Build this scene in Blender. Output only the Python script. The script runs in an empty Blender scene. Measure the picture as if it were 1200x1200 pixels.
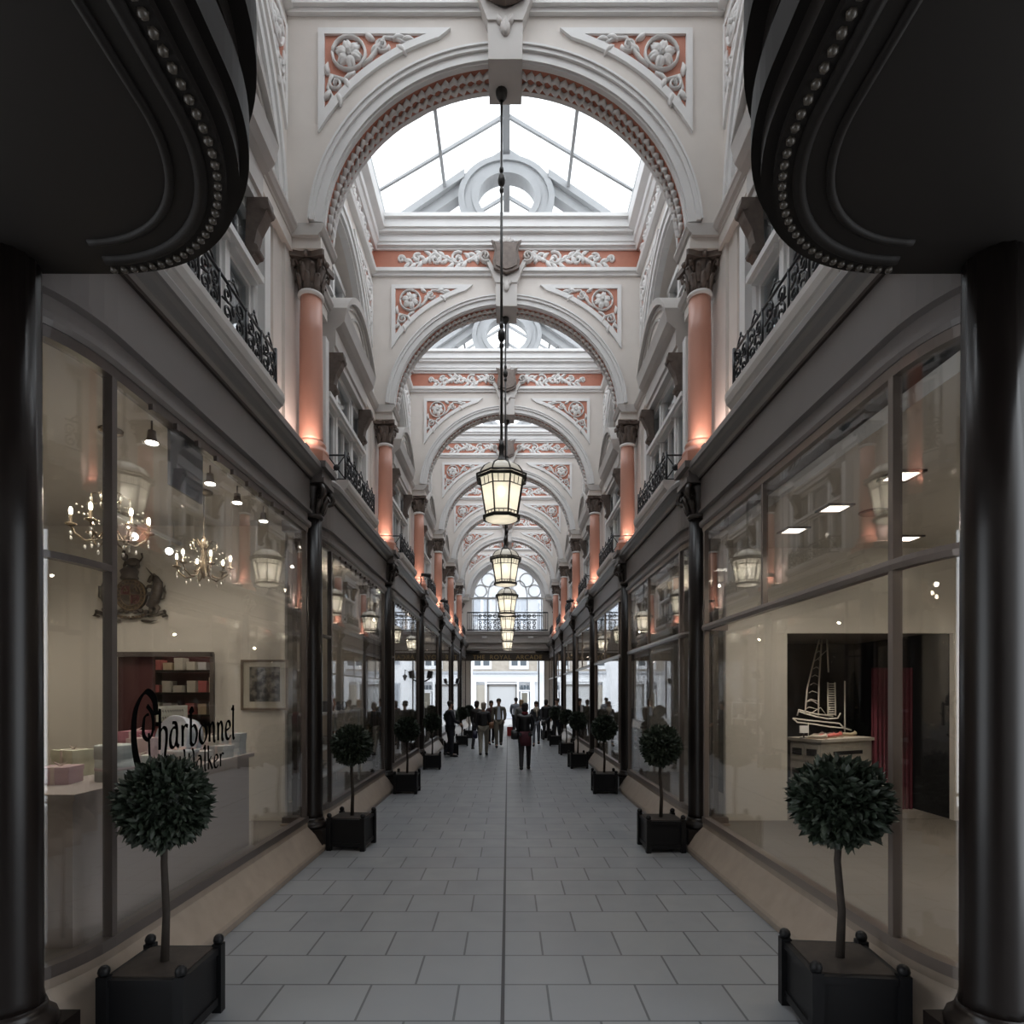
import bpy, bmesh, math, random
from mathutils import Vector, Matrix
sc = bpy.context.scene
COL = sc.collection
PI = math.pi
rnd = random.Random(7)
sin, cos = math.sin, math.cos

def Y(n): return 7.6 + 4.6*n          # depth of the column line n
def YC(b): return Y(b) + 2.3          # middle of the bay between line b and b+1

# ------------------------------------------------------------------ materials
MATS = {}
def mat(name, col, rough=.6, metal=0., noise=.0, nscale=8., bump=0., emit=None, estr=0., spec=.5, coat=0., streak=False):
    if name in MATS: return MATS[name]
    m = bpy.data.materials.new(name); m.use_nodes = True
    nt = m.node_tree; b = nt.nodes['Principled BSDF']
    b.inputs['Base Color'].default_value = (*col, 1)
    b.inputs['Roughness'].default_value = rough
    b.inputs['Metallic'].default_value = metal
    b.inputs['Specular IOR Level'].default_value = spec
    b.inputs['Coat Weight'].default_value = coat
    if emit:
        b.inputs['Emission Color'].default_value = (*emit, 1)
        b.inputs['Emission Strength'].default_value = estr
    if noise or bump:
        tc = nt.nodes.new('ShaderNodeTexCoord')
        mp = nt.nodes.new('ShaderNodeMapping')
        if streak: mp.inputs['Scale'].default_value = (1, 1, .12)
        n = nt.nodes.new('ShaderNodeTexNoise'); n.inputs['Scale'].default_value = nscale
        n.inputs['Detail'].default_value = 5
        nt.links.new(tc.outputs['Object'], mp.inputs['Vector'])
        nt.links.new(mp.outputs['Vector'], n.inputs['Vector'])
        if noise:
            r = nt.nodes.new('ShaderNodeMapRange')
            r.inputs['From Min'].default_value = .25; r.inputs['From Max'].default_value = .75
            r.inputs['To Min'].default_value = 1-noise; r.inputs['To Max'].default_value = 1+noise
            mx = nt.nodes.new('ShaderNodeVectorMath'); mx.operation = 'SCALE'
            mx.inputs[0].default_value = col
            nt.links.new(n.outputs['Fac'], r.inputs['Value'])
            nt.links.new(r.outputs['Result'], mx.inputs['Scale'])
            nt.links.new(mx.outputs['Vector'], b.inputs['Base Color'])
        if bump:
            bp = nt.nodes.new('ShaderNodeBump'); bp.inputs['Strength'].default_value = bump
            bp.inputs['Distance'].default_value = .01
            nt.links.new(n.outputs['Fac'], bp.inputs['Height'])
            nt.links.new(bp.outputs['Normal'], b.inputs['Normal'])
    MATS[name] = m
    return m

def glass_mat(name, ior=1.5, tint=(1, 1, 1), rough=0.0, fog=0.0, boost=1.0):
    if name in MATS: return MATS[name]
    m = bpy.data.materials.new(name); m.use_nodes = True
    nt = m.node_tree; nt.nodes.clear()
    out = nt.nodes.new('ShaderNodeOutputMaterial')
    tr = nt.nodes.new('ShaderNodeBsdfTransparent'); tr.inputs['Color'].default_value = (*tint, 1)
    gl = nt.nodes.new('ShaderNodeBsdfGlossy'); gl.inputs['Roughness'].default_value = rough
    gl.inputs['Color'].default_value = (1, 1, 1, 1)
    fr = nt.nodes.new('ShaderNodeFresnel')
    ge = nt.nodes.new('ShaderNodeNewGeometry'); mr = nt.nodes.new('ShaderNodeMapRange')
    mr.inputs['To Min'].default_value = ior; mr.inputs['To Max'].default_value = 1/ior
    nt.links.new(ge.outputs['Backfacing'], mr.inputs['Value']); nt.links.new(mr.outputs['Result'], fr.inputs['IOR'])
    mx = nt.nodes.new('ShaderNodeMixShader')
    nt.links.new(fr.outputs[0], mx.inputs[0])
    if fog:
        df = nt.nodes.new('ShaderNodeBsdfTranslucent'); df.inputs['Color'].default_value = (.9, .92, .95, 1)
        m2 = nt.nodes.new('ShaderNodeMixShader'); m2.inputs[0].default_value = fog
        nt.links.new(tr.outputs[0], m2.inputs[1]); nt.links.new(df.outputs[0], m2.inputs[2])
        nt.links.new(m2.outputs[0], mx.inputs[1])
    else:
        nt.links.new(tr.outputs[0], mx.inputs[1])
    nt.links.new(gl.outputs[0], mx.inputs[2])
    nt.links.new(mx.outputs[0], out.inputs['Surface'])
    MATS[name] = m
    return m

CREAM = mat('cream_paint', (.74, .69, .645), .62, noise=.05, nscale=2.5, bump=.05)
WHITE = mat('white_paint', (.80, .79, .78), .5, noise=.04, nscale=3)
ORN = mat('white_plaster_ornament', (.78, .765, .75), .6, noise=.06, nscale=9)
TRUSS = mat('shaded_white_paint', (.40, .41, .42), .6, noise=.06, nscale=4)  # white paint greyed, its backlit shade put into the colour
RED = mat('terracotta_paint', (.52, .215, .145), .6, noise=.08, nscale=5)
SHAFT = mat('salmon_column_paint', (.57, .28, .205), .42, noise=.06, nscale=3, streak=True)
BRONZE2 = mat('black_bronze', (.045, .035, .03), .42, metal=.15, noise=.25, nscale=14)
BRONZE = mat('dark_bronze', (.155, .122, .104), .55, metal=.1, noise=.25, nscale=14)
BLACKW = mat('black_brown_wood', (.012, .009, .008), .28, noise=.3, nscale=6, spec=.3, streak=True)
TAUPE = mat('taupe_fascia_paint', (.145, .128, .122), .42, noise=.06, nscale=2)
TAUPE2 = mat('taupe_cornice_paint', (.175, .160, .152), .38, noise=.05, nscale=2)
FRAME = mat('window_frame_wood', (.085, .070, .064), .3, noise=.1, nscale=5)
FRAME_L = mat('light_bronze_frame', (.20, .165, .145), .28, metal=.3)
GREY = mat('grey_stone_paint', (.58, .55, .525), .55, noise=.05, nscale=3)
IRON = mat('black_iron', (.018, .018, .021), .35, metal=.2)
IRON2 = mat('lantern_metal', (.045, .043, .040), .4, metal=.5)
STONE = mat('tan_stone_sill', (.30, .245, .20), .4, noise=.12, nscale=6)
GLASS = glass_mat('shop_glass', 1.62)
SKYGL = glass_mat('skylight_glass', 1.3, (1, 1, 1))
UPGL = glass_mat('upper_window_glass', 1.6, (.85, .88, .9))
BLIND = mat('dim_room', (.10, .105, .108), .8)
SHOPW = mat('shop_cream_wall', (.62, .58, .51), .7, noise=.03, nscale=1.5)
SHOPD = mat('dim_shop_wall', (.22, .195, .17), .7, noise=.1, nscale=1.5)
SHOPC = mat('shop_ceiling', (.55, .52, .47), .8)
DARKRED = mat('dark_red_wall', (.075, .022, .022), .7)
MAROON = mat('maroon_fabric', (.085, .010, .018), .85, noise=.3, nscale=3)
BLACK = mat('black_cloth', (.006, .006, .007), .8)
LEAF = mat('bay_leaf', (.026, .038, .024), .5, noise=.5, nscale=20)
BARK = mat('dark_bark', (.03, .022, .017), .8, noise=.3, nscale=20)
PLANT = mat('planter_black', (.008, .008, .009), .45, spec=.25)
GOLD = mat('dull_gold', (.42, .31, .15), .4, metal=.6)

# ------------------------------------------------------------------ mesh builder
class MB:
    def __init__(s, side=False):
        s.v = []; s.f = []; s.sm = []; s.side = side; s.M = None
    def add(s, vs, fs, smooth=False):
        o = len(s.v)
        for p in vs:
            if s.M is not None: p = s.M @ Vector(p)
            if s.side: p = (2.5-p[0], p[1], p[2])
            s.v.append((p[0], p[1], p[2]))
        for f in fs:
            s.f.append(tuple(o+i for i in f)); s.sm.append(smooth)
        return s
    def box(s, x0, x1, y0, y1, z0, z1):
        v = [(x, y, z) for z in (z0, z1) for y in (y0, y1) for x in (x0, x1)]
        return s.add(v, [(0, 2, 3, 1), (4, 5, 7, 6), (0, 1, 5, 4), (2, 6, 7, 3), (0, 4, 6, 2), (1, 3, 7, 5)])
    def prism(s, poly, a0, a1, axis='y'):
        n = len(poly)
        def P(p, a):
            return {'y': (p[0], a, p[1]), 'x': (a, p[0], p[1]), 'z': (p[0], p[1], a)}[axis]
        v = [P(p, a0) for p in poly] + [P(p, a1) for p in poly]
        f = [tuple(range(n)), tuple(range(2*n-1, n-1, -1))]
        f += [(i, (i+1) % n, n+(i+1) % n, n+i) for i in range(n)]
        return s.add(v, f)
    def strip(s, A, B, a0, a1, axis='y', closed=False):
        """ribbon between two 2D polylines A and B, extruded from a0 to a1"""
        n = len(A)
        def P(p, a):
            return {'y': (p[0], a, p[1]), 'x': (a, p[0], p[1]), 'z': (p[0], p[1], a)}[axis]
        v = [P(p, a0) for p in A]+[P(p, a0) for p in B]+[P(p, a1) for p in A]+[P(p, a1) for p in B]
        f = []
        m = n if closed else n-1
        for i in range(m):
            j = (i+1) % n
            f += [(i, j, n+j, n+i), (2*n+i, 3*n+i, 3*n+j, 2*n+j), (i, 2*n+i, 2*n+j, j), (n+i, n+j, 3*n+j, 3*n+i)]
        if not closed:
            f += [(0, n, 3*n, 2*n), (n-1, 3*n-1, 4*n-1, 2*n-1)]
        return s.add(v, f)
    def loft(s, rings, closed_ring=True, caps=True, smooth=True):
        n = len(rings[0]); v = [p for r in rings for p in r]; f = []
        m = n if closed_ring else n-1
        for k in range(len(rings)-1):
            for i in range(m):
                j = (i+1) % n
                f.append((k*n+i, k*n+j, (k+1)*n+j, (k+1)*n+i))
        s.add(v, f, smooth)
        if caps:
            o = len(s.v)-len(v)
            s.f.append(tuple(o+i for i in range(n))); s.sm.append(False)
            o2 = len(s.v)-n
            s.f.append(tuple(o2+i for i in reversed(range(n)))); s.sm.append(False)
        return s
    def lathe(s, prof, n=20, c=(0, 0, 0), smooth=True, rot=0., sq=None):
        rings = []
        for r, z in prof:
            rings.append([(c[0]+r*cos(2*PI*i/n+rot), c[1]+r*sin(2*PI*i/n+rot), c[2]+z) for i in range(n)])
        return s.loft(rings, smooth=smooth)
    def tube(s, pts, r, n=6, flat=1., up=None):
        pts = [Vector(p) for p in pts]; m = len(pts)
        if not isinstance(r, (list, tuple)): r = [r]*m
        rings = []; prev = Vector(up) if up else None
        for i in range(m):
            t = (pts[min(i+1, m-1)]-pts[max(i-1, 0)])
            t = t.normalized() if t.length > 1e-9 else Vector((0, 0, 1))
            if prev is None:
                prev = Vector((0, 0, 1)) if abs(t.z) < .9 else Vector((1, 0, 0))
            a = (prev-t*prev.dot(t))
            a = a.normalized() if a.length > 1e-6 else t.orthogonal().normalized()
            b = t.cross(a); prev = a
            rings.append([tuple(pts[i]+a*(r[i]*cos(2*PI*k/n)*flat)+b*(r[i]*sin(2*PI*k/n))) for k in range(n)])
        return s.loft(rings)
    def ell(s, c, r, nu=10, nv=7):
        if not isinstance(r, (list, tuple)): r = (r, r, r)
        rings = []
        for j in range(nv+1):
            p = -PI/2+PI*(j+.0001 if j == 0 else j-.0001 if j == nv else j)/nv
            cr = max(cos(p), .02)
            rings.append([(c[0]+r[0]*cr*cos(2*PI*i/nu), c[1]+r[1]*cr*sin(2*PI*i/nu), c[2]+r[2]*sin(p)) for i in range(nu)])
        return s.loft(rings)
    def sweep(s, path, prof, smooth=False):
        """closed profile (offset towards the corridor, z) along a plan path (X, y)"""
        rings = []; m = len(path)
        for i, p in enumerate(path):
            def nrm(a, b):
                dx, dy = b[0]-a[0], b[1]-a[1]; L = math.hypot(dx, dy)
                return (-dy/L, dx/L)
            if i == 0: n = nrm(path[0], path[1]); k = 1
            elif i == m-1: n = nrm(path[-2], path[-1]); k = 1
            else:
                n1 = nrm(path[i-1], p); n2 = nrm(p, path[i+1])
                n = (n1[0]+n2[0], n1[1]+n2[1]); L = math.hypot(*n); n = (n[0]/L, n[1]/L)
                k = 1/max(.3, n[0]*n1[0]+n[1]*n1[1])
            rings.append([(p[0]+n[0]*k*o, p[1]+n[1]*k*o, z) for o, z in prof])
        return s.loft(rings, smooth=smooth)
    def relief(s, pts, w, h, mapf):
        """half-round ribbon on a plane; mapf(u, v, n) -> 3D"""
        m = len(pts)
        if not isinstance(w, (list, tuple)): w = [w]*m
        rings = []
        for i in range(m):
            a = pts[max(i-1, 0)]; b = pts[min(i+1, m-1)]
            dx, dy = b[0]-a[0], b[1]-a[1]; L = math.hypot(dx, dy) or 1e-6
            nx, ny = -dy/L, dx/L; q = pts[i]; ww = w[i]; hh = h*min(1, .35+ww/max(w)*.65)
            rings.append([mapf(q[0]+nx*ww*k, q[1]+ny*ww*k, hh*e) for k, e in ((-1, -.2), (-.7, .7), (0, 1), (.7, .7), (1, -.2))])
        return s.loft(rings)
    def build(s, name, material, parent=None, label=None):
        me = bpy.data.meshes.new(name)
        me.from_pydata(s.v, [], s.f)
        me.polygons.foreach_set('use_smooth', s.sm)
        bm = bmesh.new(); bm.from_mesh(me)
        bmesh.ops.recalc_face_normals(bm, faces=bm.faces)
        bm.to_mesh(me); bm.free()
        me.materials.append(material)
        o = bpy.data.objects.new(name, me); COL.objects.link(o)
        if parent: o.parent = parent
        if label: o['label'] = label
        return o

def thing(name, label, cat, loc=(0, 0, 0), rz=0., group=None):
    o = bpy.data.objects.new(name, None); COL.objects.link(o)
    o.empty_display_size = .2
    o.location = loc; o.rotation_euler = (0, 0, rz)
    o['label'] = label; o['category'] = cat
    if group: o['group'] = group
    return o
def tag(o, label, cat, group=None):
    o['label'] = label; o['category'] = cat
    if group: o['group'] = group
    return o
def struct(o):
    o['kind'] = 'structure'; return o
def root(name, loc=(0, 0, 0), rz=0.):
    o = bpy.data.objects.new(name, None); COL.objects.link(o)
    o.location = loc; o.rotation_euler = (0, 0, rz); o['kind'] = 'structure'
    return o
def dup(o, loc=None, rz=None, label=None, parent=None, group=None):
    c = o.copy(); COL.objects.link(c)
    if parent: c.parent = parent
    if loc is not None: c.location = loc
    if rz is not None: c.rotation_euler = (0, 0, rz)
    if label: c['label'] = label
    if group: c['group'] = group
    for ch in list(o.children): dup(ch, parent=c)
    return c

def arc(cx, cz, a, b, t0, t1, n):
    return [(cx+a*cos(t0+(t1-t0)*i/n), cz+b*sin(t0+(t1-t0)*i/n)) for i in range(n+1)]
def spiral(cx, cy, r0, r1, a0, turns, n=18):
    return [(cx+(r0+(r1-r0)*i/n)*cos(a0+turns*2*PI*i/n), cy+(r0+(r1-r0)*i/n)*sin(a0+turns*2*PI*i/n)) for i in range(n+1)]

# ------------------------------------------------------------------ plaster ornament
def leaf(mb, mapf, x, y, ang, L, w, h, bend=.6):
    n = 5; pts = []; a = ang
    for i in range(n+1):
        pts.append((x, y)); x += L/n*cos(a); y += L/n*sin(a); a += bend/n
    mb.relief(pts, [w*k for k in (.35, .8, 1, .85, .5, .12)], h, mapf)
def curl(mb, mapf, x, y, r, a0, turns, w, h):
    p = spiral(x, y, r, r*.18, a0, turns, 16)
    mb.relief(p, [w*(1-.45*i/16) for i in range(17)], h, mapf)
    b = [mapf(x+r*.2*cos(k*PI/3), y+r*.2*sin(k*PI/3), 0) for k in range(6)]
    t = [mapf(x+r*.12*cos(k*PI/3), y+r*.12*sin(k*PI/3), h*1.5) for k in range(6)]
    mb.loft([b, t])
def rosette(mb, mapf, x, y, r, h):
    ring = [(x+r*cos(2*PI*i/20), y+r*sin(2*PI*i/20)) for i in range(21)]
    mb.relief(ring, r*.1, h*.9, mapf)
    for k in range(6):
        a = k*PI/3+.3
        for d in (-.28, .28):
            leaf(mb, mapf, x+r*.15*cos(a), y+r*.15*sin(a), a+d, r*.70, r*.27, h, -d*1.3)
    b = [mapf(x+r*.2*cos(k*PI/4), y+r*.2*sin(k*PI/4), h*.3) for k in range(8)]
    t = [mapf(x+r*.1*cos(k*PI/4), y+r*.1*sin(k*PI/4), h*1.6) for k in range(8)]
    mb.loft([b, t])
def rinceau(mb, mapf, su=1.):
    """scrolling acanthus stem, u from .3 to 2.2, v about 0 (+-.15)"""
    U = lambda u: u*su
    st = [(U(.34+.06*i), .085*sin(.34+i*.42)-.0) for i in range(31)]
    mb.relief(st, [.034*(1-.4*i/30) for i in range(31)], .035, mapf)
    for u, v, r, a, t in ((.52, .03, .10, -1.2, 1.3), (.98, .02, .125, 2.2, -1.5), (1.42, -.0, .125, -.6, 1.5), (1.80, .03, .08, 2.4, -1.2), (2.12, .0, .07, PI, -1.1)):
        curl(mb, mapf, U(u), v, r*1.12, a, t, .034, .05)
    rr = random.Random(3)
    for i in range(26):
        u = .42+1.6*i/25; v = .08*sin(.34+(u-.34)/.06*.42)
        s = 1 if i % 2 else -1
        leaf(mb, mapf, U(u), v, s*(.6+.6*rr.random()), .19, .046, .045, s*(-1.2+.6*rr.random()))
def spandrel_shapes(su, flip):
    """outer and inner loops of the triangular spandrel panel; u > 0 = left when flip"""
    g = -1 if flip else 1
    def curve(a, b, u0, u1, n=12):
        return [(u0+(u1-u0)*i/n, 7.75+b*math.sqrt(max(0, 1-((u0+(u1-u0)*i/n)/a)**2))) for i in range(n+1)]
    O = [(2.32, 10.24)]+[(2.32-1.64*i/6, 10.24) for i in range(1, 7)]+curve(2.65, 2.5, .68, 2.32)[1:]
    I = [(2.24, 10.165)]+[(2.24-1.26*i/6, 10.165) for i in range(1, 7)]+curve(2.75, 2.58, .98, 2.24)[1:]
    f = lambda L: [(g*su*u, z) for u, z in L]
    return f(O), f(I)
def spandrel_relief(mb, mapf):
    """u positive side; ornaments of the triangle"""
    rosette(mb, mapf, 1.94, 9.93, .205, .05)
    curl(mb, mapf, 1.53, 10.04, .095, 3.4, 1.4, .024, .04)
    curl(mb, mapf, 2.10, 9.56, .09, 1.2, -1.4, .024, .04)
    mb.relief([(1.78, 9.78), (1.68, 9.86), (1.6, 9.97), (1.5, 10.13), (1.36, 10.12), (1.24, 10.06), (1.08, 10.12)], [.02, .03, .03, .025, .025, .02, .01], .035, mapf)
    mb.relief([(1.86, 9.7), (1.94, 9.66), (2.0, 9.6), (2.16, 9.66), (2.2, 9.5), (2.14, 9.4), (2.2, 9.3)], [.02, .03, .03, .025, .025, .02, .01], .035, mapf)
    for x, y, a in ((1.4, 10.1, 2.6), (1.35, 10.03, 3.6), (1.66, 9.94, 2.2), (2.0, 9.62, -2.2), (2.17, 9.48, -1.2), (2.08, 9.44, -2.0), (1.28, 10.1, 2.9), (1.62, 10.1, .4), (2.2, 9.66, 1.3)):
        leaf(mb, mapf, x, y, a, .17, .042, .042, .7)

# ================================================================== FLOOR, STREET
def floor_mat():
    m = bpy.data.materials.new('grey_floor_tiles'); m.use_nodes = True
    nt = m.node_tree; b = nt.nodes['Principled BSDF']
    tc = nt.nodes.new('ShaderNodeTexCoord')
    br = nt.nodes.new('ShaderNodeTexBrick'); br.offset = .5
    br.inputs['Scale'].default_value = 1.0
    br.inputs['Brick Width'].default_value = .6; br.inputs['Row Height'].default_value = .45
    br.inputs['Mortar Size'].default_value = .008
    br.inputs['Color1'].default_value = (.215, .225, .240, 1); br.inputs['Color2'].default_value = (.245, .255, .265, 1)
    br.inputs['Mortar'].default_value = (.09, .093, .10, 1)
    n = nt.nodes.new('ShaderNodeTexNoise'); n.inputs['Scale'].default_value = 3
    r = nt.nodes.new('ShaderNodeMapRange'); r.inputs['To Min'].default_value = .28; r.inputs['To Max'].default_value = .5
    nt.links.new(tc.outputs['Object'], br.inputs['Vector']); nt.links.new(br.outputs['Color'], b.inputs['Base Color'])
    nt.links.new(tc.outputs['Object'], n.inputs['Vector']); nt.links.new(n.outputs['Fac'], r.inputs['Value'])
    nt.links.new(r.outputs['Result'], b.inputs['Roughness'])
    return m
m = MB(); m.box(-6.2, 6.2, -2, 35.6, -.2, 0); fl = struct(m.build('floor', floor_mat()))
m = MB(); m.box(-.012, .012, -2, 35.6, 0, .002); struct(m.build('trim_1', mat('dark_joint', (.04, .04, .045), .5)))
m = MB(); m.box(-14, 14, 35.6, 54, -.22, -.02); struct(m.build('street', mat('street_paving', (.42, .42, .42), .7, noise=.08, nscale=1)))

# ================================================================== WALLS above the shops (per side, one structure)
def side_wall(side):
    s = -1 if side == 'left' else 1
    m = MB()
    m.M = Matrix.Diagonal((s, 1, 1, 1))
    # first floor wall, piers, lunette zone
    m.box(3.12, 3.3, -1.6, 35.4, 4.62, 11.2)             # outermost wall behind the recesses
    for n in range(-1, 7):
        y = Y(n)
        m.box(2.70, 3.12, y-.36, y+.36, 4.62, 7.55)       # pier behind the column
        m.box(2.74, 3.12, y-.62, y-.36, 4.62, 7.55)
        m.box(2.74, 3.12, y+.36, y+.62, 4.62, 7.55)
    for b in range(-1, 6):
        y = YC(b)
        m.box(2.80, 3.12, y-1.7, y+1.7, 7.10, 7.55)       # lintel zone
        m.box(2.80, 3.12, y-1.7, y+1.7, 4.62, 5.25)
        m.box(2.80, 3.12, y-1.7, y-1.15, 5.25, 7.10)
        m.box(2.80, 3.12, y+1.15, y+1.7, 5.25, 7.10)
        A = [(y+1.72*cos(t), 7.72+2.12*sin(t)) for t in [PI*i/24 for i in range(25)]]
        B = [(a[0], 10.45) for a in A]
        m.strip(A, B, 2.72, 3.12, 'x')
        m.box(2.72, 3.12, y-2.3, y-1.72, 7.55, 10.45)
        m.box(2.72, 3.12, y+1.72, y+2.3, 7.55, 10.45)
    m.box(2.72, 3.12, -1.6, 35.4, 10.45, 11.2)
    m.M = Matrix.Diagonal((s, 1, 1, 1))
    return struct(m.build('wall_'+side, CREAM))
side_wall('left'); side_wall('right')
# ================================================================== SIDE MODULES (local frame of the left side; the right side is the same turned by 180 degrees)
ORDN = ['first', 'second', 'third', 'fourth', 'fifth', 'sixth', 'seventh', 'eighth', 'ninth']
ORD = ['nearest', 'second', 'third', 'fourth', 'fifth', 'sixth', 'seventh']
def side_loc(s, y): return (s*2.5, y, 0)
def RZ(s): return 0. if s < 0 else PI

# ---- long running mouldings (ledge, red frieze, upper cornice) per side
def running(side):
    s = -1 if side == 'left' else 1
    R = root('trim_2' if s < 0 else 'trim_3', side_loc(s, YC(2)), RZ(s))
    L = 16.4
    m = MB(True)
    m.prism([(2.74, 10.43), (2.62, 10.46), (2.60, 10.52), (2.64, 10.57), (2.74, 10.57)], -L, L); m.build('ledge', WHITE, R)
    m = MB(True); m.box(2.685, 2.74, -L, L, 10.57, 10.94); m.build('red_frieze', RED, R)
    m = MB(True)
    m.prism([(2.76, 10.93), (2.62, 10.93), (2.58, 11.02), (2.54, 11.04), (2.54, 11.18), (2.42, 11.24), (2.40, 11.46), (2.9, 11.46), (2.9, 11.2), (2.76, 11.2)], -L, L)
    m.build('cornice', WHITE, R)
running('left'); running('right')

# ---- impost ledge over the piers (breaks forward over the columns) and entablature block
def make_impost():
    R = root('trim_4', side_loc(-1, Y(-1)), 0)
    m = MB(True)
    prof = lambda x, e: [(3.0, 7.68), (x+.03, 7.68), (x+.02, 7.71), (x-.01, 7.73), (x-.03, 7.77), (x-.045, 7.79), (x-.045, 7.83), (3.0, 7.83)]
    m.prism(prof(2.62, 0), -1.25, 1.25)
    m.prism(prof(2.29, 0), -.28, .28)
    m.build('impost_ledge', GREY, R)
    m = MB(True); m.box(2.30, 2.74, -.24, .24, 7.545, 7.69); m.box(2.66, 2.75, -1.2, 1.2, 7.52, 7.69); m.build('impost_block', CREAM, R)
    return R
imp0 = make_impost()
k = 5
for n in range(-1, 7):
    for s in (-1, 1):
        if n == -1 and s == -1: continue
        c = dup(imp0, side_loc(s, Y(n)), RZ(s)); c.name = 'trim_%d' % k; k += 1
def newtrim():
    global k
    k += 1; return 'trim_%d' % k

# ---- salmon upper column
def capital(m, z0, z1, r, top):
    """corinthian capital as bell, two rows of leaves, corner volutes and abacus; centred on (2.5, 0)"""
    h = z1-z0; cx = 2.5
    m.lathe([(r, z0), (r*1.02, z0+.15*h), (r*1.1, z0+.5*h), (r*1.35, z0+.82*h)], 20, (cx, 0, 0))
    ab = [(cx+top*a, top*b) for a, b in ((-1, -.92), (-.92, -1), (-.3, -.82), (.3, -.82), (.92, -1), (1, -.92), (.82, -.3), (.82, .3), (1, .92), (.92, 1), (.3, .82), (-.3, .82), (-.92, 1), (-1, .92), (-.82, .3), (-.82, -.3))]
    m.prism(ab, z0+.84*h, z1, 'z')
    for row, (zb, zt, q, ph) in enumerate(((0, .46, 8, 0), (.22, .74, 8, PI/8))):
        for i in range(q):
            a = 2*PI*i/q+ph; ca, sa = cos(a), sin(a)
            pr = [(1.03, 0), (1.10, .35), (1.18, .7), (1.36, .95), (1.50, .93), (1.52, .80)]
            pts = [(cx+r*e*ca, r*e*sa, z0+h*(zb+(zt-zb)*g)) for e, g in pr]
            m.tube(pts, [r*.26, r*.32, r*.32, r*.28, r*.17, r*.07], 6, .45, up=(ca, sa, 0))
    for sx in (-1, 1):
        for sy in (-1, 1):
            d = Vector((sx, sy, 0)).normalized()
            pts = [(cx+d.x*e*r, d.y*e*r, z0+h*g) for e, g in ((1.1, .5), (1.25, .7), (1.6, .84), (1.85, .76), (1.78, .62), (1.62, .66), (1.68, .73))]
            m.tube(pts, [r*.12, r*.14, r*.16, r*.16, r*.14, r*.11, r*.06], 6)
    for a in (0, PI/2, PI, -PI/2):
        m.ell((cx+top*.86*cos(a), top*.86*sin(a), z0+.9*h), r*.28, 6, 4)

def make_upper_column(label):
    R = thing('upper_column', label, 'column', side_loc(-1, 0), 0, 'salmon painted upper columns')
    m = MB(True); cx = 2.5
    m.lathe([(.148, 5.22), (.152, 5.26), (.148, 5.3), (.147, 5.9), (.142, 6.6), (.134, 7.06)], 24, (cx, 0, 0)); m.build('shaft', SHAFT, R)
    m = MB(True)
    m.lathe([(.134, 7.055), (.158, 7.065), (.165, 7.085), (.158, 7.105), (.14, 7.115)], 24, (cx, 0, 0)); m.build('necking_ring', WHITE, R)
    m = MB(True); capital(m, 7.11, 7.545, .135, .235); m.build('capital', BRONZE, R)
    m = MB(True)
    m.box(2.28, 2.72, -.22, .22, 4.90, 5.03)
    m.prism([(-.2, -.2), (.2, -.2), (.2, .2), (-.2, .2)], 0, 0, 'z') if False else None
    m.lathe([(.215, 5.03), (.225, 5.06), (.215, 5.09), (.185, 5.12), (.18, 5.15), (.19, 5.17), (.175, 5.2), (.15, 5.225)], 24, (cx, 0, 0))
    m.build('base', SHAFT, R)
    return R
# ---- dark ground-floor column
def make_lower_column(label):
    R = thing('shop_column', label, 'column', side_loc(-1, 0), 0, 'black columns between the shopfronts')
    m = MB(True); cx = 2.5
    pr = []
    n = 32; rings = []
    for z, r in ((.40, .150), (.46, .142), (1.2, .142), (2.8, .138), (4.24, .132)):
        rings.append([(cx+(r-(.008 if i % 2 else 0))*cos(2*PI*i/n), (r-(.008 if i % 2 else 0))*sin(2*PI*i/n), z) for i in range(n)])
    m.loft(rings); m.build('shaft', BLACKW, R)
    m = MB(True); m.box(2.29, 2.71, -.21, .21, 0, .28)
    m.lathe([(.205, .28), (.21, .31), (.2, .34), (.17, .36), (.165, .38), (.155, .41)], 20, (cx, 0, 0)); m.build('plinth', BLACKW, R)
    m = MB(True)
    m.lathe([(.132, 4.22), (.155, 4.24), (.155, 4.27), (.135, 4.29), (.135, 4.40), (.15, 4.5), (.19, 4.60), (.19, 4.64)], 20, (cx, 0, 0))
    for sx in (-1, 1):
        for sy in (-1, 1):
            c = Vector((cx+sx*.165, sy*.165, 4.53)); d = Vector((sx, sy, 0)).normalized()
            pts = []
            for i in range(15):
                a = PI/2-i*.75; rr = .088*(1-i/17)
                pts.append(c+d*(rr*cos(a))+Vector((0, 0, rr*sin(a))))
            m.tube([tuple(p) for p in pts], [.034*(1-i/22) for i in range(15)], 6)
            m.ell(tuple(c), .03, 6, 4)
            m.tube([tuple(c+Vector((-sx*.02, -sy*.02, -.08))), (cx+sx*.125, sy*.125, 4.36), (cx+sx*.10, sy*.10, 4.28)], [.03, .035, .02], 6)
    for a in (0, PI/2, PI, -PI/2):
        ca, sa = cos(a), sin(a)
        m.tube([(cx+.14*ca, .14*sa, 4.3), (cx+.17*ca, .17*sa, 4.4), (cx+.23*ca, .23*sa, 4.5), (cx+.24*ca, .24*sa, 4.44)], [.05, .06, .05, .02], 6, .5, up=(ca, sa, 0))
    m.build('capital', BRONZE2, R)
    m = MB(True)
    m.box(2.27, 2.73, -.21, .21, 4.64, 4.70); m.box(2.30, 2.70, -.19, .19, 4.70, 4.82)
    m.box(2.24, 2.76, -.24, .24, 4.82, 4.90); m.build('abacus', TAUPE, R)
    return R
uc0 = make_upper_column(''); lc0 = make_lower_column('')
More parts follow.
